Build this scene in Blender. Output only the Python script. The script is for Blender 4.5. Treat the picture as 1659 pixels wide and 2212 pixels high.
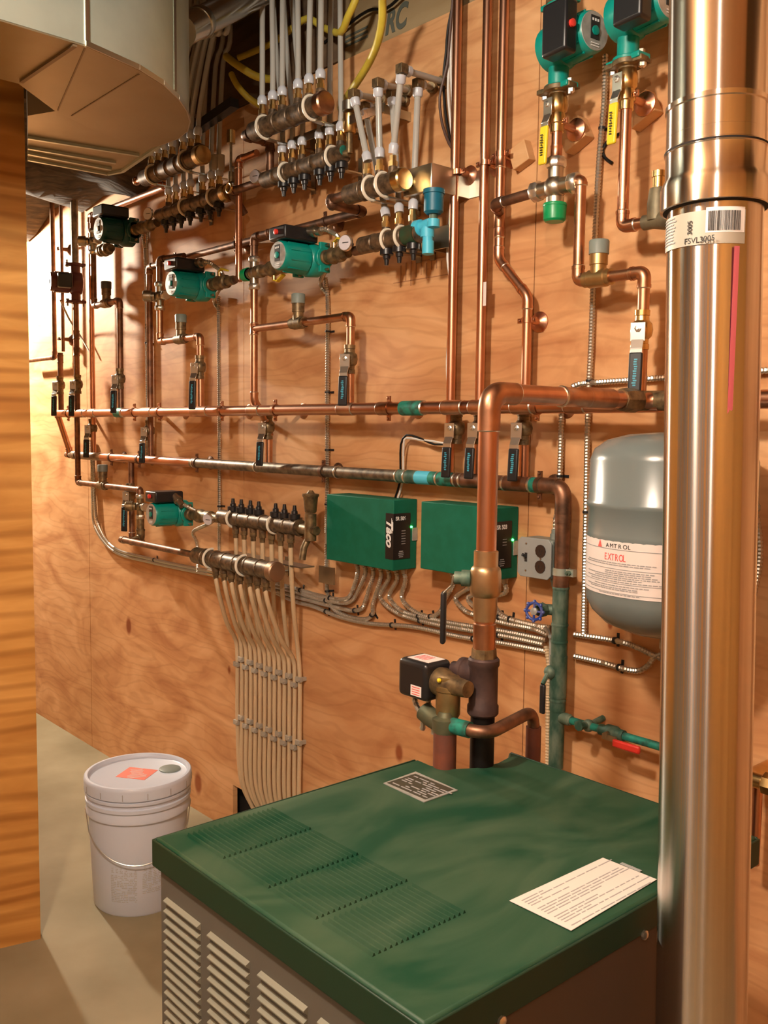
import bpy, math, random
from math import sin, cos, pi, sqrt, atan2
from mathutils import Vector as V, Matrix
random.seed(7)
for o in list(bpy.data.objects): bpy.data.objects.remove(o)
SC = bpy.context.scene
COL = SC.collection

# ------------------------------------------------------------------ camera
W, H = 1659, 2212
CX, CY, FPX = W/2, H/2, 2027.2155
ROT = ((0.66005225, -0.07229407, 0.74773297), (0.75112154, 0.04742216, -0.65845848), (0.01214353, 0.99625534, 0.08560274))
R3 = Matrix(ROT)
CAM = V((0, -1.70818, 1.40))
cd = bpy.data.cameras.new('camera'); cam = bpy.data.objects.new('camera', cd); COL.objects.link(cam)
cd.sensor_fit = 'VERTICAL'; cd.sensor_height = 24; cd.lens = 24*FPX/H; cd.clip_start = .02
cam.matrix_world = Matrix.Translation(CAM) @ R3.to_4x4()
SC.camera = cam
SC.view_settings.view_transform = 'Standard'; SC.view_settings.look = 'None'
SC.view_settings.gamma = 1; SC.view_settings.use_curve_mapping = False
SC.view_settings.exposure = 0.98
wd = bpy.data.worlds.new('world'); SC.world = wd; wd.use_nodes = True
wd.node_tree.nodes['Background'].inputs[0].default_value = (.9, .8, .7, 1)
wd.node_tree.nodes['Background'].inputs[1].default_value = .02

def lamp(name, loc, power, col, size=.04):
    l = bpy.data.lights.new(name, 'POINT'); l.energy = power; l.color = col; l.shadow_soft_size = size
    o = bpy.data.objects.new(name, l); o.location = loc; COL.objects.link(o); return o
lamp('bulb', (-.80, -1.80, 2.34), 60, (1, .89, .74), .07)
lamp('bulb', (-4.78, -0.42, 2.20), 130, (1, .88, .70), .04)
lamp('bulb', (0.55, -2.55, 2.34), 30, (1, .88, .72), .05)

# ------------------------------------------------------------------ pixel helpers (world points on known planes)
def ray(u, v): return R3 @ V((u-CX, CY-v, -FPX))
def wp(u, v, d=0.0):            # point d metres in front of the wall
    r = ray(u, v); return CAM + r*((-CAM.y-d)/r.y)
def hp(u, v, z):                # point at height z
    r = ray(u, v); return CAM + r*((z-CAM.z)/r.z)
def dp(u, v, dep): return CAM + ray(u, v)*(dep/FPX)

# ------------------------------------------------------------------ materials
MATS = {}
def mat(name, c, metal=0, rough=.5, c2=None, scale=8, stretch=(1, 1, 1), bump=0, lo=.35, hi=.65, spec=.5, emit=0, alpha=1, detail=4, trans=0, distort=0):
    if name in MATS: return MATS[name]
    m = bpy.data.materials.new(name); m.use_nodes = True
    nt = m.node_tree; b = nt.nodes['Principled BSDF']
    b.inputs['Base Color'].default_value = (*c, 1); b.inputs['Metallic'].default_value = metal
    b.inputs['Roughness'].default_value = rough; b.inputs['Specular IOR Level'].default_value = spec
    if trans: b.inputs['Transmission Weight'].default_value = trans
    if emit:
        b.inputs['Emission Color'].default_value = (*c, 1); b.inputs['Emission Strength'].default_value = emit
    if c2 or bump:
        tc = nt.nodes.new('ShaderNodeTexCoord'); mp = nt.nodes.new('ShaderNodeMapping')
        mp.inputs['Scale'].default_value = stretch
        nt.links.new(tc.outputs['Object'], mp.inputs[0])
        n = nt.nodes.new('ShaderNodeTexNoise'); n.inputs['Scale'].default_value = scale
        n.inputs['Detail'].default_value = detail; n.inputs['Distortion'].default_value = distort
        nt.links.new(mp.outputs[0], n.inputs['Vector'])
        if c2:
            r = nt.nodes.new('ShaderNodeValToRGB')
            r.color_ramp.elements[0].position = lo; r.color_ramp.elements[0].color = (*c, 1)
            r.color_ramp.elements[1].position = hi; r.color_ramp.elements[1].color = (*c2, 1)
            nt.links.new(n.outputs[0], r.inputs[0]); nt.links.new(r.outputs[0], b.inputs['Base Color'])
        if bump:
            bp = nt.nodes.new('ShaderNodeBump'); bp.inputs['Strength'].default_value = bump; bp.inputs['Distance'].default_value = .004
            nt.links.new(n.outputs[0], bp.inputs['Height']); nt.links.new(bp.outputs[0], b.inputs['Normal'])
    MATS[name] = m; return m

def plywood(name, base, dark, light, gx=1.2, gz=9.0, wave=0, knot=True, axis='XZ', band=.5, wsc=1.6, wdist=9, knots=(), line=.55):
    m = bpy.data.materials.new(name); m.use_nodes = True; nt = m.node_tree; N = nt.nodes; L = nt.links
    b = N['Principled BSDF']; b.inputs['Roughness'].default_value = .62; b.inputs['Specular IOR Level'].default_value = .25
    tc = N.new('ShaderNodeTexCoord'); mp = N.new('ShaderNodeMapping'); L.new(tc.outputs['Object'], mp.inputs[0])
    mp.inputs['Scale'].default_value = (gx, gx, gz)
    n1 = N.new('ShaderNodeTexNoise'); n1.inputs['Scale'].default_value = 1.6; n1.inputs['Detail'].default_value = 5; n1.inputs['Distortion'].default_value = 1.6
    L.new(mp.outputs[0], n1.inputs['Vector'])
    r1 = N.new('ShaderNodeValToRGB'); e = r1.color_ramp.elements
    e[0].position = .3; e[0].color = (*dark, 1); e[1].position = .72; e[1].color = (*light, 1)
    k = e.new(.5); k.color = (*base, 1)
    L.new(n1.outputs[0], r1.inputs[0])
    # fine grain lines following the broad figure
    mp2 = N.new('ShaderNodeMapping'); mp2.inputs['Scale'].default_value = (gx*.8, gx*.8, gz*1.1); L.new(tc.outputs['Object'], mp2.inputs[0])
    w = N.new('ShaderNodeTexWave'); w.bands_direction = 'Z'; w.inputs['Scale'].default_value = wsc; w.inputs['Distortion'].default_value = wdist
    w.inputs['Detail'].default_value = 3; w.inputs['Detail Scale'].default_value = .6
    L.new(mp2.outputs[0], w.inputs['Vector'])
    mx = N.new('ShaderNodeMix'); mx.data_type = 'RGBA'; mx.blend_type = 'MULTIPLY'
    r2 = N.new('ShaderNodeValToRGB'); r2.color_ramp.elements[0].color = (1-band*.6, 1-band*.75, 1-band*.9, 1); r2.color_ramp.elements[1].color = (1, 1, 1, 1)
    r2.color_ramp.elements[0].position = .02; r2.color_ramp.elements[1].position = line
    L.new(w.outputs[0], r2.inputs[0]); mx.inputs[0].default_value = 1
    L.new(r1.outputs[0], mx.inputs[6]); L.new(r2.outputs[0], mx.inputs[7])
    out = mx.outputs[2]
    for (kx, kz, kr) in knots:
        sp = N.new('ShaderNodeVectorMath'); sp.operation = 'DISTANCE'; mk = N.new('ShaderNodeMapping'); mk.inputs['Scale'].default_value = (1, 0, .62)
        L.new(tc.outputs['Object'], mk.inputs[0]); L.new(mk.outputs[0], sp.inputs[0]); sp.inputs[1].default_value = (kx, 0, kz*.62)
        rk = N.new('ShaderNodeValToRGB'); rk.color_ramp.elements[0].position = kr*.6; rk.color_ramp.elements[0].color = (.42, .16, .08, 1)
        rk.color_ramp.elements[1].position = kr; rk.color_ramp.elements[1].color = (1, 1, 1, 1)
        L.new(sp.outputs['Value'], rk.inputs[0]); mk2 = N.new('ShaderNodeMix'); mk2.data_type = 'RGBA'; mk2.blend_type = 'MULTIPLY'; mk2.inputs[0].default_value = .85
        L.new(out, mk2.inputs[6]); L.new(rk.outputs[0], mk2.inputs[7]); out = mk2.outputs[2]
    if knot:
        vo = N.new('ShaderNodeTexVoronoi'); vo.inputs['Scale'].default_value = 2.3
        mp3 = N.new('ShaderNodeMapping'); mp3.inputs['Scale'].default_value = (1, 1, 1.25); L.new(tc.outputs['Object'], mp3.inputs[0]); L.new(mp3.outputs[0], vo.inputs['Vector'])
        r3 = N.new('ShaderNodeValToRGB'); r3.color_ramp.elements[0].position = .045; r3.color_ramp.elements[0].color = (.30, .11, .05, 1)
        r3.color_ramp.elements[1].position = .085; r3.color_ramp.elements[1].color = (1, 1, 1, 1)
        L.new(vo.outputs['Distance'], r3.inputs[0])
        m2 = N.new('ShaderNodeMix'); m2.data_type = 'RGBA'; m2.blend_type = 'MULTIPLY'; m2.inputs[0].default_value = .9
        L.new(out, m2.inputs[6]); L.new(r3.outputs[0], m2.inputs[7]); out = m2.outputs[2]
    L.new(out, b.inputs['Base Color'])
    MATS[name] = m; return m

KN = [(wp(u, v)[0], wp(u, v)[2], r) for u, v, r in ((278, 1352, .026), (515, 1432, .016), (495, 1447, .010), (862, 1626, .018), (428, 1692, .03), (92, 640, .03), (1318, 1350, .008))]
M_WALL = plywood('plywood wall', (.62, .33, .150), (.46, .205, .086), (.74, .44, .225), gx=1.6, gz=4.0, band=.15, wsc=2.0, wdist=26, line=.25, knot=False, knots=KN)
M_PART = plywood('plywood partition', (.58, .29, .072), (.44, .19, .04), (.70, .38, .11), gx=.9, gz=5, knot=False, band=.42, wsc=1.1, wdist=13)
M_JOIST = mat('joist wood', (.10, .06, .035), rough=.8, c2=(.16, .10, .055), scale=5, stretch=(1, 1, 6))
M_RIM = mat('rim board', (.36, .27, .15), rough=.8, c2=(.28, .19, .09), scale=3, stretch=(1, 1, 5), bump=.2)
M_FLOOR = mat('concrete', (.20, .165, .090), rough=.75, c2=(.33, .285, .18), scale=3.2, bump=.1, lo=.3, hi=.75, detail=8)
M_COP = mat('copper', (.66, .34, .22), 1, .32, c2=(.42, .20, .12), scale=14, stretch=(1, 1, .35), lo=.35, hi=.7)
M_COPH = mat('copper horizontal', (.62, .32, .20), 1, .30, c2=(.38, .17, .11), scale=11, stretch=(.4, 1, 1), lo=.35, hi=.7)
M_COPF = mat('copper fitting', (.56, .29, .17), 1, .36, c2=(.34, .17, .10), scale=20, lo=.4, hi=.7)
M_COPD = mat('aged copper', (.30, .155, .095), .85, .45, c2=(.13, .075, .05), scale=34, lo=.35, hi=.65)
M_GREY = mat('tarnished copper', (.30, .25, .19), .9, .45, c2=(.13, .11, .09), scale=45, lo=.35, hi=.65)
M_VERD = mat('verdigris', (.025, .085, .060), .3, .6, c2=(.20, .26, .20), scale=38, stretch=(1, 1, .45), lo=.42, hi=.74, bump=.4, detail=8)
M_TEALP = mat('flux teal', (.02, .27, .21), .3, .5, c2=(.03, .08, .06), scale=48, lo=.45, hi=.65)
M_SOLD = mat('solder', (.72, .66, .58), 1, .35)
M_BRASS = mat('brass', (.72, .50, .22), 1, .28, c2=(.50, .34, .14), scale=25, lo=.35, hi=.7)
M_BRD = mat('dull bronze', (.27, .19, .095), .65, .45, c2=(.09, .065, .04), scale=60, lo=.35, hi=.7, bump=.15)
M_BARR = mat('manifold barrel', (.20, .130, .075), .5, .42, c2=(.040, .030, .022), scale=70, lo=.35, hi=.7)
M_SIL = mat('nickel', (.70, .68, .63), .95, .30)
M_NIK = mat('nickel valve body', (.52, .47, .39), 1, .34)
M_SILD = mat('dull nickel', (.45, .41, .34), 1, .38, c2=(.33, .29, .22), scale=22)
M_BLK = mat('black plastic', (.012, .012, .014), rough=.35)
M_BLKM = mat('black rubber grip', (.010, .011, .014), rough=.45)
M_IRON = mat('black iron', (.007, .006, .006), .2, .45, spec=.3)
M_CAST = mat('brown cast iron', (.085, .05, .045), .4, .6, c2=(.05, .03, .03), scale=40, bump=.3)
M_RUST = mat('rusty steel', (.22, .07, .04), .3, .6, c2=(.12, .05, .04), scale=24, bump=.25)
M_TEAL = mat('teal paint', (0, .26, .215), rough=.38, spec=.6)
M_TEALD = mat('dark teal paint', (.005, .06, .06), rough=.4, spec=.5)
M_MARN = mat('maroon paint', (.10, .025, .025), rough=.45)
M_PLATE = mat('grey name plate', (.46, .46, .44), .3, .4, c2=(.34, .35, .34), scale=60)
M_GBOX = mat('green enamel', (.004, .120, .068), rough=.6, spec=.2, c2=(.006, .138, .084), scale=30)
M_GREY2 = mat('grey enamel', (.30, .33, .34), rough=.5, c2=(.27, .30, .30), scale=8)
M_GREYC = mat('grey plastic', (.20, .24, .22), rough=.5)
M_TANK = mat('tank enamel', (.145, .185, .19), rough=.25, spec=.6, c2=(.165, .20, .20), scale=5)
M_STEEL = mat('stainless steel', (.74, .71, .67), 1, .22, c2=(.70, .66, .61), scale=6, stretch=(14, 14, .15))
for _m in (M_STEEL,):
    pass
M_STEELD = mat('stainless lower', (.66, .63, .60), 1, .19, c2=(.60, .56, .52), scale=6, stretch=(14, 14, .15))
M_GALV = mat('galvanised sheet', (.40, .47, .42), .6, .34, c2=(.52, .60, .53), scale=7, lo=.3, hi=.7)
M_GALVD = mat('shaded galvanised sheet', (.34, .30, .20), .7, .42, c2=(.28, .24, .15), scale=5, lo=.3, hi=.7)  # galvanised sheet with shade and brown floor reflection put into its colour
M_STRUT = mat('zinc strut', (.55, .54, .48), 1, .28)
M_PEX = mat('translucent tubing', (.40, .395, .37), rough=.22, spec=.6)
M_PEXI = mat('ivory tubing', (.60, .455, .285), rough=.4)
M_COLL = mat('white collar', (.52, .55, .62), rough=.3, spec=.6)
M_CLIP = mat('cream clip', (.80, .74, .62), rough=.4)
M_TALON = mat('grey tube clamp', (.40, .36, .30), rough=.55)
M_YEL = mat('yellow handle', (.80, .62, .03), rough=.4)
M_YELT = mat('yellow hose', (.62, .50, .06), rough=.5, c2=(.55, .42, .04), scale=30)
M_RED = mat('red plastic', (.75, .05, .035), rough=.4)
M_REDH = mat('red grip', (.62, .03, .02), rough=.45)
M_GRN = mat('green knob', (0, .28, .09), rough=.35)
M_BLUE = mat('blue paint', (.01, .05, .32), rough=.4, c2=(.08, .10, .30), scale=60)
M_LBLU = mat('light blue paint', (.07, .52, .74), rough=.45)
M_DBLU = mat('deep blue plastic', (.0, .13, .22), rough=.45)
M_BX = mat('armoured cable metal', (.58, .54, .47), .9, .35)
M_WHT = mat('white plastic', (.58, .64, .76), rough=.38)
M_PAPER = mat('paper', (.62, .61, .58), rough=.7)
M_LABEL = mat('white label', (.74, .68, .66), rough=.6)
M_INK = mat('black ink', (.02, .02, .02), rough=.6)
M_GINK = mat('grey ink', (.33, .33, .34), rough=.6)
M_PINK = mat('pale red print', (.62, .28, .27), rough=.6)
M_RINK = mat('red ink', (.75, .10, .09), rough=.6)
M_WINK = mat('white ink', (.8, .8, .8), rough=.6)
M_WOOD = mat('pine block', (.66, .40, .20), rough=.6, c2=(.58, .32, .14), scale=8, stretch=(1, 1, 5))
M_CABB = mat('brown wire', (.08, .04, .03), rough=.5)
M_CABW = mat('white wire', (.68, .66, .62), rough=.45)
M_INSUL = mat('dark insulation', (.075, .050, .028), rough=.95, c2=(.02, .014, .008), scale=40, stretch=(1, .35, .35), bump=1)
M_BOIL = mat('boiler top enamel', (.003, .048, .024), rough=.5, spec=.35, c2=(.060, .108, .064), scale=4.2, stretch=(1.6, .8, 1), lo=.38, hi=.78, detail=9, distort=1.5)
M_BOILS = mat('shaded lid enamel', (.003, .028, .013), rough=.5)  # same enamel as the lid, darkened to put the rim's shade into the colour
M_BOILG = mat('boiler grey jacket', (.095, .092, .078), rough=.55)
M_BOILB = mat('boiler brown jacket', (.065, .042, .028), rough=.55)
M_GRILL = mat('louvre metal', (.27, .28, .23), .3, .4)
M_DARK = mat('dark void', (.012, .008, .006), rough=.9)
M_GLASS = mat('gauge glass', (.62, .60, .66), rough=.15, spec=.8)
M_LED = mat('green led', (.05, 1, .12), emit=6)

for _m in (M_STEEL, M_STEELD):      # drawn tube: long soft highlights down its length
    _b = _m.node_tree.nodes['Principled BSDF']; _b.inputs['Anisotropic'].default_value = 1.0; _b.inputs['Anisotropic Rotation'].default_value = .25
    _t = _m.node_tree.nodes.new('ShaderNodeTangent'); _t.direction_type = 'RADIAL'; _t.axis = 'Z'
    _m.node_tree.links.new(_t.outputs[0], _b.inputs['Tangent'])
# ------------------------------------------------------------------ mesh builder
def frame(d):
    d = d.normalized(); a = V((0, 0, 1)) if abs(d.z) < .9 else V((1, 0, 0))
    x = a.cross(d).normalized(); return x, d.cross(x).normalized(), d
class MB:
    def __init__(s): s.v = []; s.f = []
    def ring(s, c, x, y, r, n):
        k = len(s.v); s.v += [c + x*(r*cos(2*pi*i/n)) + y*(r*sin(2*pi*i/n)) for i in range(n)]; return k
    def lathe(s, p, d, prof, n=20, cap=True):   # prof: (t along d, radius)
        x, y, z = frame(d); prev = None; first = None
        for t, r in prof:
            k = s.ring(p+z*t, x, y, max(r, 1e-5), n)
            if prev is not None:
                s.f += [(prev+i, prev+(i+1) % n, k+(i+1) % n, k+i) for i in range(n)]
            else: first = k
            prev = k
        if cap:
            s.f.append(tuple(first+n-1-i for i in range(n))); s.f.append(tuple(prev+i for i in range(n)))
        return s
    def cyl(s, p, q, r, r2=None, n=20):
        d = q-p; return s.lathe(p, d, [(0, r), (d.length, r if r2 is None else r2)], n)
    def sweep(s, pts, r, n=12, cap=True, rad=None):
        m = len(pts); prev = None; x = None
        for j in range(m):
            t = (pts[min(j+1, m-1)]-pts[max(j-1, 0)])
            if t.length < 1e-9: continue
            t.normalize()
            if x is None: x = frame(t)[0]
            x = (x - t*x.dot(t)).normalized(); y = t.cross(x)
            k = s.ring(pts[j], x, y, rad(j) if rad else r, n)
            if prev is not None: s.f += [(prev+i, prev+(i+1) % n, k+(i+1) % n, k+i) for i in range(n)]
            else: first = k
            prev = k
        if cap:
            s.f.append(tuple(first+n-1-i for i in range(n))); s.f.append(tuple(prev+i for i in range(n)))
        return s
    def box(s, c, dx, dy, dz, X=V((1, 0, 0)), Y=V((0, 1, 0)), Z=V((0, 0, 1))):
        k = len(s.v)
        for a in (-.5, .5):
            for b in (-.5, .5):
                for g in (-.5, .5): s.v.append(c+X*dx*a+Y*dy*b+Z*dz*g)
        s.f += [(k, k+1, k+3, k+2), (k+4, k+6, k+7, k+5), (k, k+4, k+5, k+1), (k+2, k+3, k+7, k+6), (k, k+2, k+6, k+4), (k+1, k+5, k+7, k+3)]
        return s
    def prism(s, pts, off):      # closed polygon extruded by off
        k = len(s.v); n = len(pts); s.v += [V(p) for p in pts]+[V(p)+off for p in pts]
        s.f.append(tuple(k+n-1-i for i in range(n))); s.f.append(tuple(k+n+i for i in range(n)))
        s.f += [(k+i, k+(i+1) % n, k+n+(i+1) % n, k+n+i) for i in range(n)]
        return s
    def sph(s, c, r, n=12, sq=(1, 1, 1)):
        k = len(s.v); m = n//2
        for j in range(1, m):
            for i in range(n):
                a, b = 2*pi*i/n, pi*j/m
                s.v.append(c+V((r*sin(b)*cos(a)*sq[0], r*sin(b)*sin(a)*sq[1], r*cos(b)*sq[2])))
        t = len(s.v); s.v += [c+V((0, 0, r*sq[2])), c-V((0, 0, r*sq[2]))]
        for j in range(m-2):
            for i in range(n): s.f.append((k+j*n+i, k+(j+1)*n+i, k+(j+1)*n+(i+1) % n, k+j*n+(i+1) % n))
        for i in range(n):
            s.f.append((t, k+i, k+(i+1) % n)); s.f.append((t+1, k+(m-2)*n+(i+1) % n, k+(m-2)*n+i))
        return s
    def arc(s, c, x, y, R, a0, a1, r, n=10, m=18):
        return s.sweep([c+x*(R*cos(a0+(a1-a0)*i/m))+y*(R*sin(a0+(a1-a0)*i/m)) for i in range(m+1)], r, n)

def wloc(o):
    p = V((0, 0, 0))
    while o: p += V(o.location); o = o.parent
    return p
def build(name, mb, m, parent=None, loc=None, bevel=0, smooth=True, seg=2):
    o0 = wloc(parent) if parent else V((0, 0, 0))
    me = bpy.data.meshes.new(name); l = V(loc) if loc is not None else None
    base = o0 if l is None else l
    me.from_pydata([tuple(v-base) for v in mb.v], [], mb.f); me.update()
    ms = m if isinstance(m, (list, tuple)) else [m]
    for q in ms: me.materials.append(q)
    if smooth:
        for p in me.polygons: p.use_smooth = True
        me.set_sharp_from_angle(angle=math.radians(38))
    o = bpy.data.objects.new(name, me); COL.objects.link(o)
    if parent: o.parent = parent
    if l is not None: o.location = l-o0
    if bevel:
        b = o.modifiers.new('edge', 'BEVEL'); b.width = bevel; b.segments = seg; b.limit_method = 'ANGLE'; b.angle_limit = .6
        b.harden_normals = False
    return o
def T(name, label, cat, loc, group=None):
    o = bpy.data.objects.new(name, None); COL.objects.link(o); o.location = loc; o.empty_display_size = .03
    o['label'] = label; o['category'] = cat
    if group: o['group'] = group
    return o
def single(name, mb, m, label, cat, group=None, bevel=0, kind=None):
    xs = [v.x for v in mb.v]; ys = [v.y for v in mb.v]; zs = [v.z for v in mb.v]
    o = build(name, mb, m, loc=V(((min(xs)+max(xs))/2, (min(ys)+max(ys))/2, min(zs))), bevel=bevel)
    o['label'] = label; o['category'] = cat
    if group: o['group'] = group
    if kind: o['kind'] = kind
    return o
def struct(name, mb, m, bevel=0, smooth=False):
    o = build(name, mb, m, bevel=bevel, smooth=smooth); o['kind'] = 'structure'; return o
def text(s, size, org, xd, yd, m, parent, name='lettering', sx=1, bold=0, shear=0, align='LEFT'):
    c = bpy.data.curves.new(name, 'FONT'); c.body = s; c.size = size; c.extrude = .0002; c.offset = bold; c.shear = shear; c.align_x = align
    t = bpy.data.objects.new(name, c); COL.objects.link(t)
    bpy.context.view_layer.update()
    me = bpy.data.meshes.new_from_object(t.evaluated_get(bpy.context.evaluated_depsgraph_get()))
    bpy.data.objects.remove(t); bpy.data.curves.remove(c)
    X = xd.normalized(); Y = yd.normalized(); Z = X.cross(Y)
    base = wloc(parent) if parent else V((0, 0, 0))
    for v in me.vertices:
        p = v.co; v.co = org + X*(p.x*sx)+Y*p.y+Z*p.z-base
    me.materials.clear(); me.materials.append(m)
    o = bpy.data.objects.new(name, me); COL.objects.link(o); o.parent = parent
    return o
def fillet(pts, fr, n=7):
    out = [pts[0]]
    for i in range(1, len(pts)-1):
        a, b, c = pts[i-1], pts[i], pts[i+1]
        u = (a-b); w = (c-b); la, lc = u.length, w.length; u.normalize(); w.normalize()
        if abs(u.dot(w)) > .9995: out.append(b); continue
        k = min(fr, la*.48, lc*.48)
        p, q = b+u*k, b+w*k
        for j in range(n+1):
            t = j/n; out.append(p*(1-t)**2+b*2*t*(1-t)+q*t*t)
    out.append(pts[-1]); return out
def spline(P, step=.004):
    out = []
    Q = [P[0]*2-P[1]]+list(P)+[P[-1]*2-P[-2]]
    for i in range(1, len(Q)-2):
        a, b, c, d = Q[i-1:i+3]; n = max(2, int((c-b).length/step))
        for j in range(n):
            t = j/n
            out.append(.5*((2*b)+(c-a)*t+(2*a-5*b+4*c-d)*t*t+(3*b-a-3*c+d)*t**3))
    out.append(P[-1]); return out
def route(px, snap=True):        # (u, v, d) triples -> world, run true to plumb and level
    P = [wp(*p) for p in px]
    if snap:
        for i in range(1, len(P)):
            a, b = P[i-1], P[i]; dx, dz = abs(b.x-a.x), abs(b.z-a.z)
            same = abs(px[i][2]-px[i-1][2]) < 1e-6
            if dx < .16*dz: P[i] = V((a.x, b.y, b.z))
            elif dz < .16*dx and same: P[i] = V((b.x, b.y, a.z))
            elif not same and dx < .06 and dz < .06: P[i] = V((a.x, b.y, a.z))
    return P
# ------------------------------------------------------------------ fittings
def pipe_run(P, r, m, label, name='copper_pipe', cat='pipe', group=None, mf=None, corner='elbow', coup=(), fr=None, solder=True):
    base = min(P, key=lambda p: p.z); fr = fr or r*2.6
    t = T(name, label, cat, base.copy(), group)
    mf = mf or m
    build('tube', MB().sweep(fillet(P, fr), r, 16), m, t)
    for i in range(1, len(P)-1):
        a, b, c = P[i-1], P[i], P[i+1]; u = (a-b).normalized(); w = (c-b).normalized()
        if u.dot(w) < -.985: continue
        k = min(fr*1.25, (a-b).length*.5, (c-b).length*.5)
        e = MB().sweep(fillet([b+u*k, b, b+w*k], fr, 9), r*1.13, 16)
        for s_ in (u, w): e.cyl(b+s_*(k-r*.5), b+s_*(k+.0005), r*1.2)
        el = build(corner, e, mf, t)
        if solder:
            for s_ in (u, w): build('solder_ring', MB().cyl(b+s_*k, b+s_*(k+r*.22), r*1.15, r*1.03), M_SOLD, el)
    for (i, f) in coup:
        a, b = P[i], P[i+1]; c = a.lerp(b, f); d = (b-a).normalized()
        cp = build('coupling', MB().lathe(c-d*r*1.5, d, [(0, r*1.18), (r*.3, r*1.18), (r*.45, r*1.12), (r*2.6, r*1.12), (r*2.7, r*1.18), (r*3, r*1.18)], 18), mf, t)
        if solder:
            build('solder_ring', MB().cyl(c-d*r*1.7, c-d*r*1.48, r*1.05, r*1.15), M_SOLD, cp); build('solder_ring', MB().cyl(c+d*r*1.48, c+d*r*1.7, r*1.15, r*1.05), M_SOLD, cp)
    return t
def lever(root, c, out, down, L, grip_m, sil=M_SIL, w=.017, off=.030, writing=None):
    side = out.cross(down).normalized()
    m = MB(); p = c+out*off
    m.box(p+down*.006, .0022, w*1.15, .036, out, side, down)
    m.box(p+down*.030+out*.004, .0022, w*.95, .022, (out-down*.45).normalized(), side, (down+out*.45).normalized())
    m.box(p+down*.046+out*.008, .0022, w*.95, .018, out, side, down)
    h = build('handle', m, sil, root, bevel=.0006, seg=1); h['label'] = 'metal lever arm'
    build('lever_nut', MB().lathe(p, out, [(0, .0065), (.004, .0065), (.005, .003), (.007, .003)], 6), sil, h)
    a = p+down*.046+out*.008; b = p+down*L+out*.012
    ax = (b-a).normalized(); g = MB()
    g.box((a+b)/2, .008, w*1.05, (b-a).length, out, side, ax)
    gr = build('grip', g, grip_m, h, bevel=.0036, seg=3)
    if grip_m is M_BLKM:
        random.seed(int(c.x*-1000)); pm = MB(); k = a+ax*.014; n_ = a.lerp(b, .82)
        for j in range(int((n_-k).length/.0045)):
            pm.box(k+ax*(.0045*j)+out*.0042+side*random.uniform(-.0012, .0012), .0004, random.uniform(.0045, .008), .0028, out, side, ax)
        build('grip_print', pm, MATS['grip print'], gr)
    return h
mat('grip print', (.05, .35, .5), rough=.5)
def valve(c, r, out, down, L, label, name='ball_valve', grip=M_BLKM, body=M_BRD, axis=V((0, 0, 1)), group=None, writing='', w=.024, sil=M_SIL, sc=1.0):
    t = T(name, label, 'valve', c-axis*r*3.4 if axis.z > .5 else c, group)
    pr = [(-3.4*r, 1.35*r), (-2.5*r, 1.35*r), (-2.4*r, 1.2*r), (-1.6*r, 1.25*r), (-1.1*r, 1.75*r), (0, 1.95*r), (1.1*r, 1.75*r), (1.6*r, 1.25*r), (2.4*r, 1.2*r), (2.5*r, 1.35*r), (3.4*r, 1.35*r)]
    build('body', MB().lathe(c, axis, pr, 18), body, t)
    build('stem', MB().cyl(c+out*r*1.2, c+out*(.030*sc), .007).cyl(c+out*r*1.5, c+out*(.022*sc), .010, n=6), body, t)
    lever(t, c, out, down, L, grip, sil, w, off=.030*sc)
    return t
def hanger(p, r, label='copper split ring hanger screwed to the plywood behind a pipe', axis=V((0, 0, 1)), wall=True, group=None, block=False, m=M_COP):
    """p: pipe centre; a ring round it, two ears and a bell plate on the wall"""
    t = T('pipe_hanger', label, 'pipe hanger', p.copy(), group)
    side = V((1, 0, 0)) if axis.z > .5 else V((0, 0, 1))
    rg = MB(); rg.lathe(p-axis*.006, axis, [(0, r+.0004), (0, r+.0022), (.012, r+.0022), (.012, r+.0004)], 18, cap=False)
    for s in (-1, 1): rg.box(p+side*s*(r+.008), .016, .005, .011, side, V((0, 1, 0)), axis)
    build('ring', rg, m, t)
    for s in (-1, 1): build('screw', MB().lathe(p+side*s*(r+.010)+V((0, -.004, 0)), V((0, -1, 0)), [(0, .0035), (.002, .003), (.0028, .001)], 8), m, t)
    d0 = -p.y; back = -.035 if block else 0.0
    build('bell_plate', MB().lathe(V((p.x, back, p.z)), V((0, -1, 0)), [(0, .024), (.003, .024), (.006, .016), (.012, .009), (max(.014, d0-r+back), .006)], 20), m, t)
    return t
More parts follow.
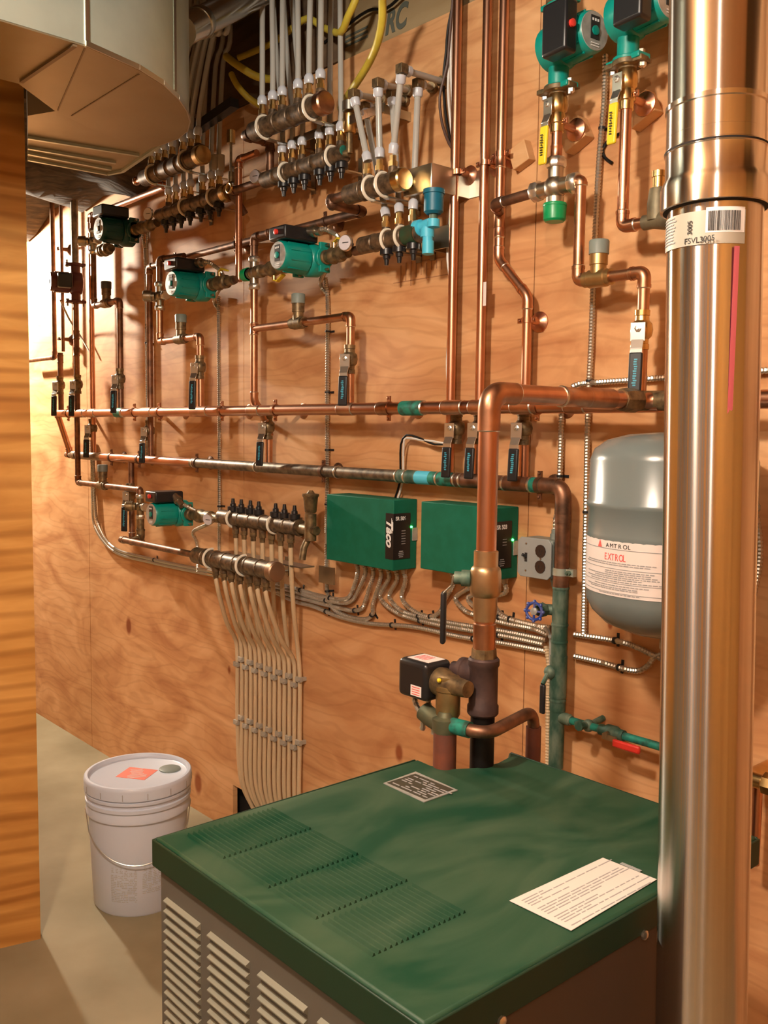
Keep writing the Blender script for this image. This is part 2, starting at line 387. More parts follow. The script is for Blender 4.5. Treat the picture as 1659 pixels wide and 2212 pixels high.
def pump(p, a, b, label, can=M_TEAL, box=M_BLK, s=1.0, knob=M_RED, cable=None, face=M_PLATE, name='circulator_pump', kside=1, length=.125, span=.078, bl=None, bw=.078):
    """p on the pipe line, a = motor axis, b = side the terminal box sits on"""
    c = a.cross(b).normalized()
    t = T(name, label, 'pump', p.copy())
    vol = MB().lathe(p-a*.030*s, a, [(0, .030*s), (.006*s, .045*s), (.04*s, .048*s), (.052*s, .042*s), (.056*s, .036*s)], 24)
    vol.sweep(fillet([p-c*span*s, p-c*.04*s, p+c*.04*s, p+c*span*s], .02), .021*s, 16)
    build('volute', vol, can, t)
    for k in (-1, 1):
        q = p+c*k*span*s; f = MB().lathe(q, c*k, [(0, .029*s), (.011*s, .029*s)], 20); f.box(q+c*k*.0055*s, .082*s, .034*s, .011*s, b if abs(a.z) < .5 and abs(b.z) > .5 and abs(c.z) < .5 else a, (c.cross(a if not (abs(b.z) > .5 and abs(c.z) < .5) else b)), c)
        fl = build('flange', f, can, t, bevel=.002)
        e = b if (abs(b.z) > .5 and abs(c.z) < .5) else a
        for j in (-1, 1): build('bolt', MB().lathe(q+e*j*.033*s-c*k*.006*s, c*k, [(0, .007*s), (.006*s, .007*s), (.006*s, .004*s), (.03*s, .004*s)], 6), M_SILD, fl)
    L = length*s
    cn = MB().lathe(p+a*.022*s, a, [(0, .036*s), (.006*s, .043*s), (.02*s, .0435*s), (L-.012*s, .0405*s), (L-.004*s, .0395*s), (L, .037*s)], 32)
    for i in range(10):
        th = 2*pi*i/10; e = b*cos(th)+c*sin(th); cn.box(p+a*(.022*s+L*.45)+e*.042*s, L*.72, .004*s, .003*s, a, e, a.cross(e))
    motor = build('motor_housing', cn, can, t)
    q = p+a*(.022*s+L)
    build('face_plate', MB().lathe(q-a*.001, a, [(0, .0372*s), (.0022*s, .0365*s)], 28), face, t)
    up = V((0, 0, 1)); sd = a.cross(up).normalized()*-1
    pl = MB().box(q+a*.0018*s+up*.006*s, .0016, .024*s, .044*s, a, sd, up); build('name_panel', pl, M_INK, t)
    build('vent_plug', MB().lathe(q+a*.002*s, a, [(0, .009*s), (.003*s, .009*s), (.0035*s, .006*s)], 12), can if can is M_TEAL else M_SILD, t)
    tx = MB()
    for j in range(3): tx.box(q+a*.0030*s+up*(.020)*s+sd*(j-1)*.007*s, .0006, .004*s, .005*s, a, sd, up)
    for j in range(2): tx.box(q+a*.0026*s-up*(.024+.005*j)*s, .0006, .022*s, .002*s, a, sd, up)
    build('face_print', tx, M_WINK, t)
    bw = bw*s; bl = bl or L*.80
    bc = p+a*(.022*s+L*.42)+b*.060*s
    jb = build('terminal_box', MB().box(bc, bl, .038*s, bw, a, b, c), box, t, bevel=.006*s, seg=3)
    kp = bc+a*(bl*.5)+b*.002*s if kside == 1 else bc+a*L*.28+b*.0225*s-c*.02*s
    kd = a if kside == 1 else b
    if knob: build('speed_knob', MB().lathe(kp, kd, [(0, .0075*s), (.006*s, .0075*s), (.007*s, .005*s)], 10), knob, jb)
    if cable:
        st = cable[0]; dr = (cable[1]-cable[0]).normalized()
        build('cable_connector', MB().lathe(st-dr*.012, dr, [(0, .011), (.012, .011), (.013, .009), (.026, .009), (.027, .0105), (.036, .0105)], 12), M_SILD, jb)
    return t
def mixvalve(c, label, knob_dir=V((0, 0, -1)), arms=(V((-1, 0, 0)), V((1, 0, 0)), V((0, 0, 1))), s=1, body=M_SILD, knob=M_GRN, name='mixing_valve'):
    t = T(name, label, 'valve', c.copy())
    m = MB().sph(c, .024*s, 16)
    for d in arms: m.cyl(c, c+d*.045*s, .016*s)
    build('body', m, body, t)
    for d in arms: build('union_nut', MB().lathe(c+d*.038*s, d, [(0, .019*s), (.004*s, .021*s), (.016*s, .021*s), (.02*s, .018*s)], 8), M_SIL, t)
    kd = knob_dir
    build('collar', MB().cyl(c+kd*.02*s, c+kd*.034*s, .018*s), body, t)
    k = build('control_knob', MB().lathe(c+kd*.032*s, kd, [(0, .022*s), (.008*s, .0235*s), (.032*s, .0225*s), (.036*s, .019*s)], 20), knob, t)
    build('knob_band', MB().lathe(c+kd*.032*s, kd, [(0, .0232*s), (.003*s, .0245*s), (.006*s, .0238*s)], 20), knob, k)
    return t
def manifold(p0, p1, r, outs, odir, label, caps=(), cdir=V((0, 0, -1)), clips=(), cap_end=0, nut=M_BRASS, bracket=True, nutlen=.028, capm=M_BLK, endm=None, rib=True, clip_dir=1):
    t = T('manifold', label, 'manifold', p0.lerp(p1, .5)); ax = (p1-p0).normalized(); L = (p1-p0).length
    n = max(2, int(L/.055)); pr = [(0, r*.9)]
    for i in range(n):
        a = L*i/n
        pr += [(a+.001, r*1.0), (a+L/n-.006, r*1.0), (a+L/n-.005, r*1.08), (a+L/n-.001, r*1.08)]
    pr += [(L, r*.95)]
    build('barrel', MB().lathe(p0, ax, pr, 24), M_BARR, t)
    for u in outs:
        q = p0+ax*u
        f = build('outlet', MB().cyl(q+odir*r*.6, q+odir*(r+.012), r*.52, r*.45), M_BARR, t)
        build('outlet_nut', MB().lathe(q+odir*(r+.010), odir, [(0, .011), (nutlen*.5, .0115), (nutlen*.52, .0085), (nutlen, .0085)], 8), nut, f)
    for u in caps:
        q = p0+ax*u
        build('balancing_cap', MB().lathe(q+cdir*r*.75, cdir, [(0, .012), (.006, .0175), (.020, .0175), (.022, .010), (.030, .009), (.032, .0065), (.046, .005)], 14), capm, t)
    oy = V((0, -1, 0))
    for u in clips:
        q = p0+ax*u
        build('pipe_clip', MB().arc(q, oy, V((0, 0, 1)), r*1.16, -2.0, 1.75, .0042, 8), M_CLIP, t)
        if bracket: build('bracket_foot', MB().box(V((q.x, q.y/2+.006, q.z-r*1.2)), .018, abs(q.y)-.0, .004).box(V((q.x, -.003, q.z-r*.6)), .018, .004, .06), M_STRUT, t)
    if cap_end:
        e = p1 if cap_end > 0 else p0; dd = ax*cap_end
        build('end_cap', MB().lathe(e-dd*.004, dd, [(0, r*1.14), (.022, r*1.14), (.026, r*1.0), (.028, r*.5)], 20), endm or M_BRASS, t)
    return t
ORD = ['first', 'second', 'third', 'fourth', 'fifth', 'sixth', 'seventh', 'eighth', 'ninth', 'tenth', 'eleventh', 'twelfth', 'thirteenth', 'fourteenth']
def tubing(P, r, m, label, collars=(0,), group='heating tubes', name='heating_tube', smooth=True, step=.02):
    base = min(P, key=lambda p: p.z); t = T(name, label, 'tube', base.copy(), group)
    pts = spline(P, step) if smooth and len(P) > 2 else P
    build('tube', MB().sweep(pts, r, 12), m, t)
    for e in collars:
        a = P[e]; b = P[1] if e == 0 else P[-2]; d = (b-a).normalized()
        build('collar', MB().lathe(a-d*.002, d, [(0, r*1.5), (.004, r*1.75), (.017, r*1.75), (.024, r*1.25), (.026, r)], 14), M_COLL, t)
    return t
def bx(P, label, r=.0062, group='armoured electrical cables', straps=(), m=None, pitch=.0034):
    pts = spline(P, pitch)
    base = min(P, key=lambda p: p.z); t = T('armoured_cable', label, 'cable', base.copy(), group)
    build('sheath', MB().sweep(pts, r, 8, rad=lambda j: r*(1.10 if j % 2 else .86)), m or M_BX, t)
    for f in straps:
        i = int(f*(len(pts)-2)); c = pts[i]; d = (pts[i+1]-pts[i]).normalized(); o = d.cross(V((0, -1, 0))).normalized()
        build('strap', MB().lathe(c-d*.0025, d, [(0, r*1.28), (.005, r*1.28)], 10).box(V((c.x, -.0015, c.z)), .030, .002, .006, o, V((0, 1, 0)), d), M_BLKM, t)
    return t
def wire(P, r, m, label, cat='wire', group=None, name='wire', step=.02):
    return single(name, MB().sweep(spline(P, step), r, 6), m, label, cat, group)
def gauge(c, nrm, r, label):
    t = T('thermometer', label, 'gauge', c.copy())
    build('case', MB().lathe(c-nrm*.008, nrm, [(0, r*.7), (.002, r), (.009, r), (.011, r*.93)], 24), M_SIL, t)
    d = build('dial', MB().lathe(c+nrm*.0025, nrm, [(0, r*.9), (.001, r*.9)], 24), M_GLASS, t)
    x, y, z = frame(nrm)
    build('needle', MB().box(c+nrm*.0042+x*r*.15, r*.9, r*.09, .0006, x, y, z), M_INK, d)
    build('neck', MB().cyl(c-nrm*.006, c-nrm*.03, .006), M_BRD, t)
    return t
def check_tee(c, label, capm=M_GREYC, r=.012, hgt=.055, body=M_BRD, ax=V((1, 0, 0)), name='check_valve'):
    t = T(name, label, 'valve', c.copy())
    build('body', MB().lathe(c-ax*r*2.6, ax, [(0, r*1.3), (r*.8, r*1.3), (r*1.0, r*1.5), (r*4.2, r*1.5), (r*4.4, r*1.3), (r*5.2, r*1.3)], 16).lathe(c, V((0, 0, 1)), [(0, r*1.35), (hgt*.55, r*1.3), (hgt*.56, r*1.5), (hgt, r*1.5)], 16), body, t)
    cp = MB().lathe(c+V((0, 0, hgt)), V((0, 0, 1)), [(0, r*1.62), (r*2.0, r*1.66), (r*2.25, r*1.5)], 24)
    build('cap', cp, capm, t)
    return t
X_, Y_, Z_ = V((1, 0, 0)), V((0, 1, 0)), V((0, 0, 1))
OUT = V((0, -1, 0))
# ================================================================== setting
ZT = 2.435
mb = MB()
seams = [-6.3, -3.866, -2.646, -1.426, -.206, 1.5]
def sheet(x0, x1, z0, z1): mb.box(V(((x0+x1)/2, .009, (z0+z1)/2)), x1-x0-.003, .018, z1-z0)
sheet(-6.3, -3.866, 0, ZT); sheet(-3.866, -2.646, .17, ZT); sheet(-3.866, -2.715, 0, .17); sheet(-2.646, -1.426, .17, ZT); sheet(-2.31, -1.426, 0, .17)
sheet(-1.426, -.206, 0, ZT); sheet(-.206, 1.5, 0, ZT)
struct('wall_back', mb, M_WALL)
struct('wall_back_cavity', MB().box(V((-2.4, .10, 1.3)), 7.8, .10, 2.6), M_DARK)
struct('trim_1', MB().box(V((-2.4, .03, 2.60)), 7.8, .04, .33), M_RIM)
struct('rim_shade_board', MB().box(V((-4.2, .004, 2.568)), 4.12, .02, .262), M_JOIST)  # dark board laid over the rim board, its colour standing in for shade
struct('floor', MB().box(V((-2.4, -1.9, -.05)), 7.8, 4.2, .1), M_FLOOR)
struct('wall_right', MB().box(V((1.55, -1.9, 1.35)), .1, 4.2, 2.8), M_PART)
struct('wall_rear', MB().box(V((-2.4, -3.95, 1.35)), 7.8, .1, 2.8), mat('grey block wall', (.20, .22, .24), rough=.8, c2=(.26, .28, .29), scale=3))
mb = MB()
for k in range(18): mb.box(V((-5.9+.42*k, -3.87, 1.35)), .09 if k % 3 else .26, .06, 2.7)
struct('rear_reflection_posts', mb, M_PART)  # unseen posts, added to give the flue streaked reflections
struct('wall_far_left', MB().box(V((-6.3, -1.9, 1.35)), .1, 4.2, 2.8), M_WALL)
struct('ceiling', MB().box(V((-2.4, -1.9, 2.78)), 7.8, 4.2, .04), M_JOIST)
struct('ceiling_reflector_panel', MB().box(V((.15, -2.25, 2.45)), 2.6, 3.3, .02), M_WALL)  # unseen pale panel, added so the flue reflects something bright
jx = [-6.1+.406*i for i in range(9)]+[-1.24+.406*i for i in range(7)]
mb = MB()
for x in jx: mb.box(V((x, -1.98, 2.60)), .038, 3.96, .32)
struct('ceiling_joists', mb, M_JOIST)
a = hp(88, 2028, 0); dn = (V((-.22, -1, 0))).normalized(); sd = V((-dn.y, dn.x, 0))
if sd.x > 0: sd = -sd
c = a+dn*.75+sd*.05; 
struct('wall_left', MB().box(V((c.x, c.y, ZT/2)), 1.5, .1, ZT, dn, sd, Z_), M_PART)

# ================================================================== expansion tank, flue, boiler
tc = wp(1448, 1150, .165)
t = T('expansion_tank', 'grey enamelled pressure tank with a white label, behind the shiny flue pipe', 'tank', V((tc.x, tc.y, .99)))
zb, zt_ = 1.035, 1.405
pr = [(0, .010), (.004, .055), (.018, .100), (.040, .131), (.066, .147), (.080, .1505), (.105, .150), (.2225, .150), (.224, .1515), (.230, .1515), (.232, .149), (.235, .149), (.296, .149)]
pr = [(0, .03), (.006, .075), (.022, .115), (.045, .139), (.065, .149), (.075, .1505), (.180, .1505), (.186, .1525), (.192, .1505), (.236, .1505), (.240, .1535), (.248, .1535), (.252, .1505), (.325, .1495), (.345, .142), (.362, .118), (.372, .08), (.376, .03), (.377, .001)]
build('shell', MB().lathe(V((tc.x, tc.y, 1.028)), Z_, pr, 48), M_TANK, t)
build('air_valve_cap', MB().lathe(V((tc.x, tc.y, 1.0)), Z_, [(0, .012), (.03, .012)], 12), M_BRD, t)
def cyl_patch(cx_, cy_, r, a0, a1, z0, z1, n=24):
    m = MB(); 
    for i in range(n+1):
        a = a0+(a1-a0)*i/n
        for z in (z0, z1):
            for rr in (r, r+.0006): m.v.append(V((cx_+rr*cos(a), cy_+rr*sin(a), z)))
    for i in range(n):
        k = i*4; m.f += [(k+1, k+5, k+7, k+3), (k, k+2, k+6, k+4), (k+2, k+3, k+7, k+6), (k, k+4, k+5, k+1)]
    return m
lab = build('label', cyl_patch(tc.x, tc.y, .1509, -pi*.98, -.3, 1.114, 1.214, 40), M_LABEL, t)
lab['label'] = 'white printed label around the tank'
def on_cyl(cxy, r, ang, z): return V((cxy.x+r*cos(ang), cxy.y+r*sin(ang), z))
def ctext(s, size, cxy, r, a0, z, m, parent, step, wide=1, tall=1):
    """letters set one by one round a cylinder, reading left to right"""
    for i, ch in enumerate(s):
        ang = a0+step*i
        if ch == ' ': continue
        p = on_cyl(cxy, r, ang, z); xd = V((-sin(ang), cos(ang), 0))
        text(ch, size, p, xd, Z_*1.0, m, parent, sx=wide)
rl = .1518
va = atan2(CAM.y-tc.y, CAM.x-tc.x)      # towards the camera
lines = MB()
for z in (1.197, 1.1625, 1.137, 1.120):
    q = cyl_patch(tc.x, tc.y, .1515, va-1.45, va+1.1, z, z+.0011, 30); k = len(lines.v); lines.v += q.v; lines.f += [tuple(i+k for i in f) for f in q.f]
random.seed(3)
for z, a0, a1 in ((1.1725, -1.2, -.15), (1.169, -1.25, -.25), (1.158, -.8, -.2), (1.1545, -.8, -.25), (1.151, -1.2, -.15), (1.1475, -1.0, -.1), (1.144, -1.2, -.3), (1.140, -1.1, -.1), (1.1325, -1.0, -.25), (1.1285, -1.2, -.35), (1.1255, -1.1, -.4), (1.1175, -.9, -.35)):
    a = va+a0
    while a < va+a1:
        w = random.uniform(.02, .07); q = cyl_patch(tc.x, tc.y, .1515, a, a+w, z, z+.0017, 2); k = len(lines.v); lines.v += q.v; lines.f += [tuple(i+k for i in f) for f in q.f]; a += w+.012
build('small_print', lines, M_GINK, lab)
ctext('AMTROL', .0105, tc, rl, va-.80, 1.2000, M_INK, lab, .064, 1.1)
ctext('EXTROL', .0175, tc, rl, va-.82, 1.1775, M_RINK, lab, .056, .72)
tri = MB(); q0 = on_cyl(tc, rl, va-.95, 1.1985); xd = V((-sin(va-.95), cos(va-.95), 0))
tri.prism([q0, q0+xd*.012, q0+xd*.006+Z_*.013], V((cos(va-.95), sin(va-.95), 0))*.0004)
build('logo', tri, M_RINK, lab)
build('system_connection', MB().sweep(fillet([V((tc.x, tc.y, 1.02)), V((tc.x, tc.y, .965)), V((tc.x, -.002, .965))], .02), .010, 12), M_COPD, t)
build('mounting_strap', MB().lathe(V((tc.x, tc.y, 1.262)), Z_, [(0, .1515), (0, .1530), (.0, .1530)], 4, cap=False) if False else MB().box(V((tc.x, -.008, 1.25)), .10, .016, .06), M_DARK, t)

# flue
A = dp(1549, 200, 1.012); B = dp(1519, 1900, 1.070); ax = (A-B).normalized()
fl_top = B+ax*((2.60-B.z)/ax.z); fl_bot = B-ax*((B.z-.02)/ax.z)
def fz(v_): # height on the flue axis seen at image row v_
    lo, hi = 0.2, 2.4
    for _ in range(40):
        mid = (lo+hi)/2; p = B+ax*((mid-B.z)/ax.z); q = R3.transposed() @ (p-CAM); vv = CY-FPX*q.y/-q.z
        if vv < v_: hi = mid
        else: lo = mid
    return lo
t = T('flue_pipe', 'polished stainless steel flue pipe with a barcode label, standing in front of the boiler', 'flue pipe', fl_bot)
zj = fz(440); pj = B+ax*((zj-B.z)/ax.z)
build('lower_section', MB().lathe(fl_bot, ax, [(0, .0500), ((pj-fl_bot).length, .0500)], 64), M_STEELD, t)
zc = fz(365)-zj
build('upper_section', MB().lathe(pj, ax, [(0, .0500), (.0, .0535), (fz(302)-zj, .0512), (fz(298)-zj, .0525), (fz(292)-zj, .0512), ((fl_top-pj).length, .0500)], 64), M_STEEL, t)
cl = build('locking_band', MB().lathe(pj-ax*.008, ax, [(0, .0515), (.001, .0575), (.024, .0575), (.030, .0555), (.034, .0530), (.060, .0528), (.061, .0540), (.064, .0540), (.065, .0525), (.105, .0522), (.106, .0538), (.111, .0538), (.112, .051)], 64), M_STEEL, t)
cl['label'] = 'raised stainless joint collar'
for dz_, rr_ in ((.0612, .05285), (.1060, .05245)):
    build('joint_groove', MB().lathe(pj-ax*.008+ax*dz_, ax, [(0, rr_), (0, rr_+.0012), (.0022, rr_+.0012), (.0022, rr_)], 64), M_DARK, cl)
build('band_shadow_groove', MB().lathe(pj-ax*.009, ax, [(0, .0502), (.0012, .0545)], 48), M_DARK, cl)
fva = atan2(CAM.y-pj.y, CAM.x-pj.x)
def flab(a0, a1, v0, v1, m, name, r=.0503, par=None, n=20):
    z0, z1 = fz(v1), fz(v0); c0 = B+ax*(((z0+z1)/2-B.z)/ax.z)
    return build(name, cyl_patch(c0.x, c0.y, r, fva+a0, fva+a1, z0, z1, n), m, par or t)
lb = flab(-1.45, .62, 475, 545, mat('grey foil label', (.40, .38, .32), .2, .45), 'barcode_label', .0506)
lb['label'] = 'white barcode label wrapped round the flue'
random.seed(5)
bars = MB(); aa = -.13; z0, z1 = fz(518), fz(478); c0 = B+ax*(((z0+z1)/2-B.z)/ax.z)
flab(-.18, .60, 470, 522, M_WINK, 'barcode_field', .0509, lb)
while aa < .50:
    w = random.choice((.006, .010, .016)); q = cyl_patch(c0.x, c0.y, .0515, fva+aa, fva+aa+w, z0, z1, 1); k = len(bars.v); bars.v += q.v; bars.f += [tuple(i+k for i in f) for f in q.f]; aa += w+random.choice((.007, .012))
build('barcode', bars, M_INK, lb)
pr_ = MB()
for r_ in range(9):
    vv = 482+r_*6.5; aa = -1.4
    while aa < -.95:
        w = random.uniform(.03, .1); z_ = fz(vv); q = cyl_patch(c0.x, c0.y, .0512, fva+aa, fva+aa+w, z_, z_+.0012, 1); k = len(pr_.v); pr_.v += q.v; pr_.f += [tuple(i+k for i in f) for f in q.f]; aa += w+.02
build('small_print', pr_, M_GINK, lb)
text('FSVL3005', .0085, on_cyl(c0, .0520, fva-.62, fz(541)), V((-sin(fva-.45), cos(fva-.45), 0)), Z_, M_INK, lb)
text('3005', .0075, on_cyl(c0, .0520, fva-.45, fz(523)), Z_, V((sin(fva-.45), -cos(fva-.45), 0)), M_INK, lb)
flab(.33, .44, 552, 1060, mat('painted pink reflection', (.66, .17, .24), .5, .3), 'pink_reflection', .0502)['label'] = 'pink reflected streak painted down the flue'  # a pink reflection on the steel, painted as a fixed strip

# boiler
BX0, BX1, BY0, BY1, BZ = -1.140, -.606, -1.116, -.470, .84
t = T('boiler', 'green topped boiler cabinet with grey louvred sides, below the pipework', 'boiler', V(((BX0+BX1)/2, (BY0+BY1)/2, 0)))
notch = [V((-1.136, -.624, 0)), V((-1.100, -.626, 0)), V((-1.066, -.607, 0)), V((-1.046, -.575, 0)), V((-1.038, -.530, 0)), V((-1.045, -.495, 0)), V((-1.062, -.472, 0))]
out = [V((BX0, BY0, 0)), V((BX1, BY0, 0)), V((BX1, BY1, 0))] + notch[::-1]
lid = build('lid', MB().prism([p+Z_*(BZ-.035) for p in out], Z_*.035), M_BOIL, t, bevel=.004)
rim = MB()
rim.box(V(((BX0+BX1)/2, BY0-.002, BZ-.021)), BX1-BX0+.006, .004, .038)
rim.box(V((BX1+.002, (BY0+BY1)/2, BZ-.021)), .004, BY1-BY0+.004, .038)
rim.box(V((BX0-.002, (BY0-.624)/2, BZ-.021)), .004, -.624-BY0, .038)
rim.box(V(((BX1-1.062)/2, BY1+.002, BZ-.021)), BX1+1.062, .004, .038)
build('lid_rim', rim, M_BOILS, lid, bevel=.0015)
g = .012
jk = MB().box(V(((BX0+BX1)/2, BY0+g, .44)), BX1-BX0-.02, .02, .76)
jk.box(V((BX0+g, (BY0+BY1)/2-.07, .44)), .02, BY1-BY0-.17, .76)
build('front_jacket', jk, M_BOILG, t, bevel=.002)
build('side_jacket', MB().box(V((BX1-g, (BY0+BY1)/2, .44)), .02, BY1-BY0-.03, .76).box(V(((BX0+BX1)/2+.06, BY1-g, .44)), BX1-BX0-.15, .02, .76), M_BOILB, t, bevel=.002)
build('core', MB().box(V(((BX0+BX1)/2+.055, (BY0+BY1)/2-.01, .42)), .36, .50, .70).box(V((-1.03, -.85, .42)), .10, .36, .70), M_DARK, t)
build('base_plate', MB().box(V(((BX0+BX1)/2, (BY0+BY1)/2, .03)), BX1-BX0-.01, BY1-BY0-.02, .06), M_IRON, t)
for i, (x0, x1) in enumerate(((-1.112, -1.022), (-.998, -.908), (-.884, -.792), (-.768, -.676))):
    m = MB(); 
    for k in range(40):
        z = .765-k*.0145
        m.prism([V((x0, BY0+.002, z)), V((x0, BY0-.004, z-.003)), V((x0, BY0-.004, z-.0045)), V((x0, BY0+.002, z-.010))], X_*(x1-x0))
    q = build('side_louvres', m, M_GRILL, t, smooth=False)
for i, (x0, x1) in enumerate(((-1.117, -1.024), (-1.014, -.920), (-.910, -.824), (-.812, -.724))):
    m = MB()
    for k in range(18):
        y = -1.080+k*.0082
        m.prism([V((x0, y, BZ-.001)), V((x0, y+.0020, BZ+.0038)), V((x0, y+.0034, BZ+.0038)), V((x0, y+.0054, BZ-.001))], X_*(x1-x0))
    build('top_louvres', m, M_BOIL, lid, smooth=False)
for p in (V((BX1+.004, -1.010, .80)), V((BX1+.004, -.753, .80))):
    build('screw', MB().lathe(p, X_, [(0, .006), (.003, .006), (.005, .003)], 8), M_SIL, t)
def flat4(px, z, m, name, par, h=.0012):
    return build(name, MB().prism([hp(u, v, z) for u, v in px][::-1], Z_*h), m, par)
pl = flat4([(828, 1693), (898, 1668), (989, 1708), (916, 1734)], BZ+.0003, M_PLATE, 'data_plate', lid)
pl['label'] = 'metal data plate'
build('plate_field', MB().box(V((-1.041, -.7085, BZ+.0016)), .088, .062, .0006), mat('plate ink', (.05, .045, .03), rough=.5), pl)
m = MB(); random.seed(11)
for r_ in range(8):
    y = -.733+r_*.0066; x = -1.078
    while x < -1.008:
        w = random.uniform(.008, .025)
        if random.random() < .75: m.box(V((x+w/2, y, BZ+.0022)), w, .0026, .0004)
        x += w+.004
build('plate_print', m, M_GINK, pl)
t2 = T('instruction_sheet', 'white printed sheet lying on the green boiler top', 'paper', V((-.663, -.785, BZ+.001)))
sh = MB().prism([V((-.708, -.877, BZ+.0012)), V((-.618, -.875, BZ+.0012)), V((-.624, -.693, BZ+.0012)), V((-.704, -.695, BZ+.0012))], Z_*.0006)
build('sheet', sh, M_PAPER, t2)
m = MB(); random.seed(2)
for c0_ in range(16):
    x = -.698+c0_*.0049; y = -.866
    if c0_ % 5 == 4: continue
    while y < -.706:
        w = random.uniform(.006, .03)
        m.box(V((x, y+w/2, BZ+.0020)), .0016, w, .0002); y += w+.003
        if random.random() < .12: break
build('small_print', m, M_GINK, t2)
tb = MB().box(V((-.664, -.6905, BZ+.0022)), .030, .006, .0004)
build('tape', tb, M_GREY2, t2)

# ================================================================== bucket
bc = V((-2.515, -.455, 0))
t = T('plastic_bucket', 'white lidded plastic bucket on the concrete floor beside the boiler', 'bucket', bc)
Rb = .150
build('pail', MB().lathe(bc, Z_, [(0, .128), (.006, .132), (.24, .1425), (.278, .1440), (.280, .1505), (.290, .1515), (.300, .148), (.310, .1475), (.312, .1525), (.322, .1525), (.324, .147), (.335, .148), (.336, .1535), (.344, .1535), (.346, .1485), (.372, .149)], 64), M_WHT, t)
ld = build('lid', MB().lathe(bc+Z_*.350, Z_, [(0, .151), (0, .1555), (.026, .1560), (.034, .1550), (.037, .1520), (.037, .1450), (.034, .142), (.027, .141), (.025, .138), (.0245, .001)], 64), M_WHT, t)
for k in range(16):
    pass
for k in range(14):
    a = 2*pi*k/14+.15; build('tear_notch', MB().box(bc+V((.1558*cos(a), .1558*sin(a), .362)), .0015, .002, .018, V((cos(a), sin(a), 0)), V((-sin(a), cos(a), 0)), Z_), M_GINK, ld)
cv = V((CAM.x-bc.x, CAM.y-bc.y, 0)).normalized(); rt = V((-cv.y, cv.x, 0))
build('lid_sticker', MB().box(bc+Z_*.3750-rt*.004-cv*.006, .094, .084, .0008, V((.82, .57, 0)).normalized(), V((-.57, .82, 0)).normalized(), Z_), mat('salmon sticker', (.80, .20, .14), rough=.6), ld)
m = MB(); random.seed(4)
for r_ in range(9): m.box(bc+Z_*.3757-rt*.004-cv*(.040-.0085*r_), .06*random.uniform(.5, 1), .0022, .0004, rt, cv, Z_)
build('sticker_print', m, M_LABEL, ld)
sp = bc+rt*.092+cv*(-.020)
build('spout_cap', MB().lathe(sp+Z_*.372, Z_, [(0, .032), (.006, .032), (.008, .028), (.0075, .001)], 28), M_GREYC, ld)
bva = atan2(cv.y, cv.x)
ptx = MB(); ptx2 = MB(); red = MB(); random.seed(9)
def bpatch(mbx, a0, a1, z0, z1, zc=None):
    r = .1405-(.24-(z0+z1)/2)*.04+.0008; q = cyl_patch(bc.x, bc.y, r, a0, a1, z0, z1, 4); k = len(mbx.v); mbx.v += q.v; mbx.f += [tuple(i+k for i in f) for f in q.f]
for (a0, a1, top, bot) in ((-.62, -.05, .236, .045), (.06, .95, .250, .07)):
    z = top; 
    while z > bot:
        a = bva+a0
        while a < bva+a1-.03:
            w = random.uniform(.03, .13); w = min(w, bva+a1-a)
            if random.random() < .86: bpatch(ptx if a0 < 0 else ptx2, a, a+w, z-.0034, z)
            a += w+.018
        z -= .0052
bpatch(red, bva-.62, bva-.15, .244, .258); red2 = MB(); bpatch(red2, bva+.35, bva+.9, .256, .263)
build('printed_text', ptx, mat('bucket print', (.40, .42, .44), rough=.5), t); build('printed_text', ptx2, MATS['bucket print'], t); build('printed_heading', red, M_PINK, t); build('printed_heading', red2, M_PINK, t)
hh = []
for k in range(25):
    s_ = -1+2*k/24; 
    hh.append(bc+V((0, 0, .285))+rt*(.152*s_)+cv*(.158*sqrt(max(0, 1-s_*s_)))*1.0-Z_*(.120*sqrt(max(0, 1-s_*s_))))
h_ = build('bail_handle', MB().sweep(hh, .0018, 8), M_SIL, t)
# ================================================================== main headers
HU, HL, HV = .105, .055, .045       # distances from the wall: upper header, lower header, risers behind
zu = wp(1000, 880, HU).z; zl = wp(700, 1018, HL).z
xl = wp(124, 903, HU).x; xr = wp(1408, 862, HU).x
t = T('header_pipe', 'upper horizontal copper header running the length of the plywood wall', 'pipe', V((wp(800, 880, HU).x, -HU, zu-.016)))
def hx(u, z=zu, d=HU):          # x on a level line seen at image column u
    r = ray(u, 900); return (CAM + r*((-CAM.y-d)/r.y)).x
build('tube', MB().cyl(V((xl, -HU, zu)), V((xr+.02, -HU, zu)), .0158, n=24), M_COPH, t)
def sleeve(par, u0, u1, z, d, m, name='coupling', r=.0176, solder=True):
    a, b = hx(u0, z, d), hx(u1, z, d)
    s = build(name, MB().cyl(V((a, -d, z)), V((b, -d, z)), r, n=24), m, par)
    if solder:
        build('solder_ring', MB().cyl(V((a-.003, -d, z)), V((a, -d, z)), .0162, r), M_SOLD, s); build('solder_ring', MB().cyl(V((b, -d, z)), V((b+.003, -d, z)), r, .0162), M_SOLD, s)
    return s
for u0, u1 in ((160, 184), (192, 208), (252, 268), (310, 330), (418, 450), (540, 563), (735, 764), (820, 838), (960, 1000), (1020, 1052), (1110, 1150), (1225, 1265)):
    sleeve(t, u0, u1, zu, HU, M_COPF)
s = sleeve(t, 870, 915, zu, HU, M_TEALP, 'flux_stained_tee', .0186); s['label'] = 'teal stained tee'
s = sleeve(t, 252, 266, zu, HU, M_TEALP, 'flux_stained_tee', .0180)
t = T('header_pipe', 'lower tarnished header with teal stained joints running above the green control boxes', 'pipe', V((wp(700, 1018, HL).x, -HL, zl-.016)))
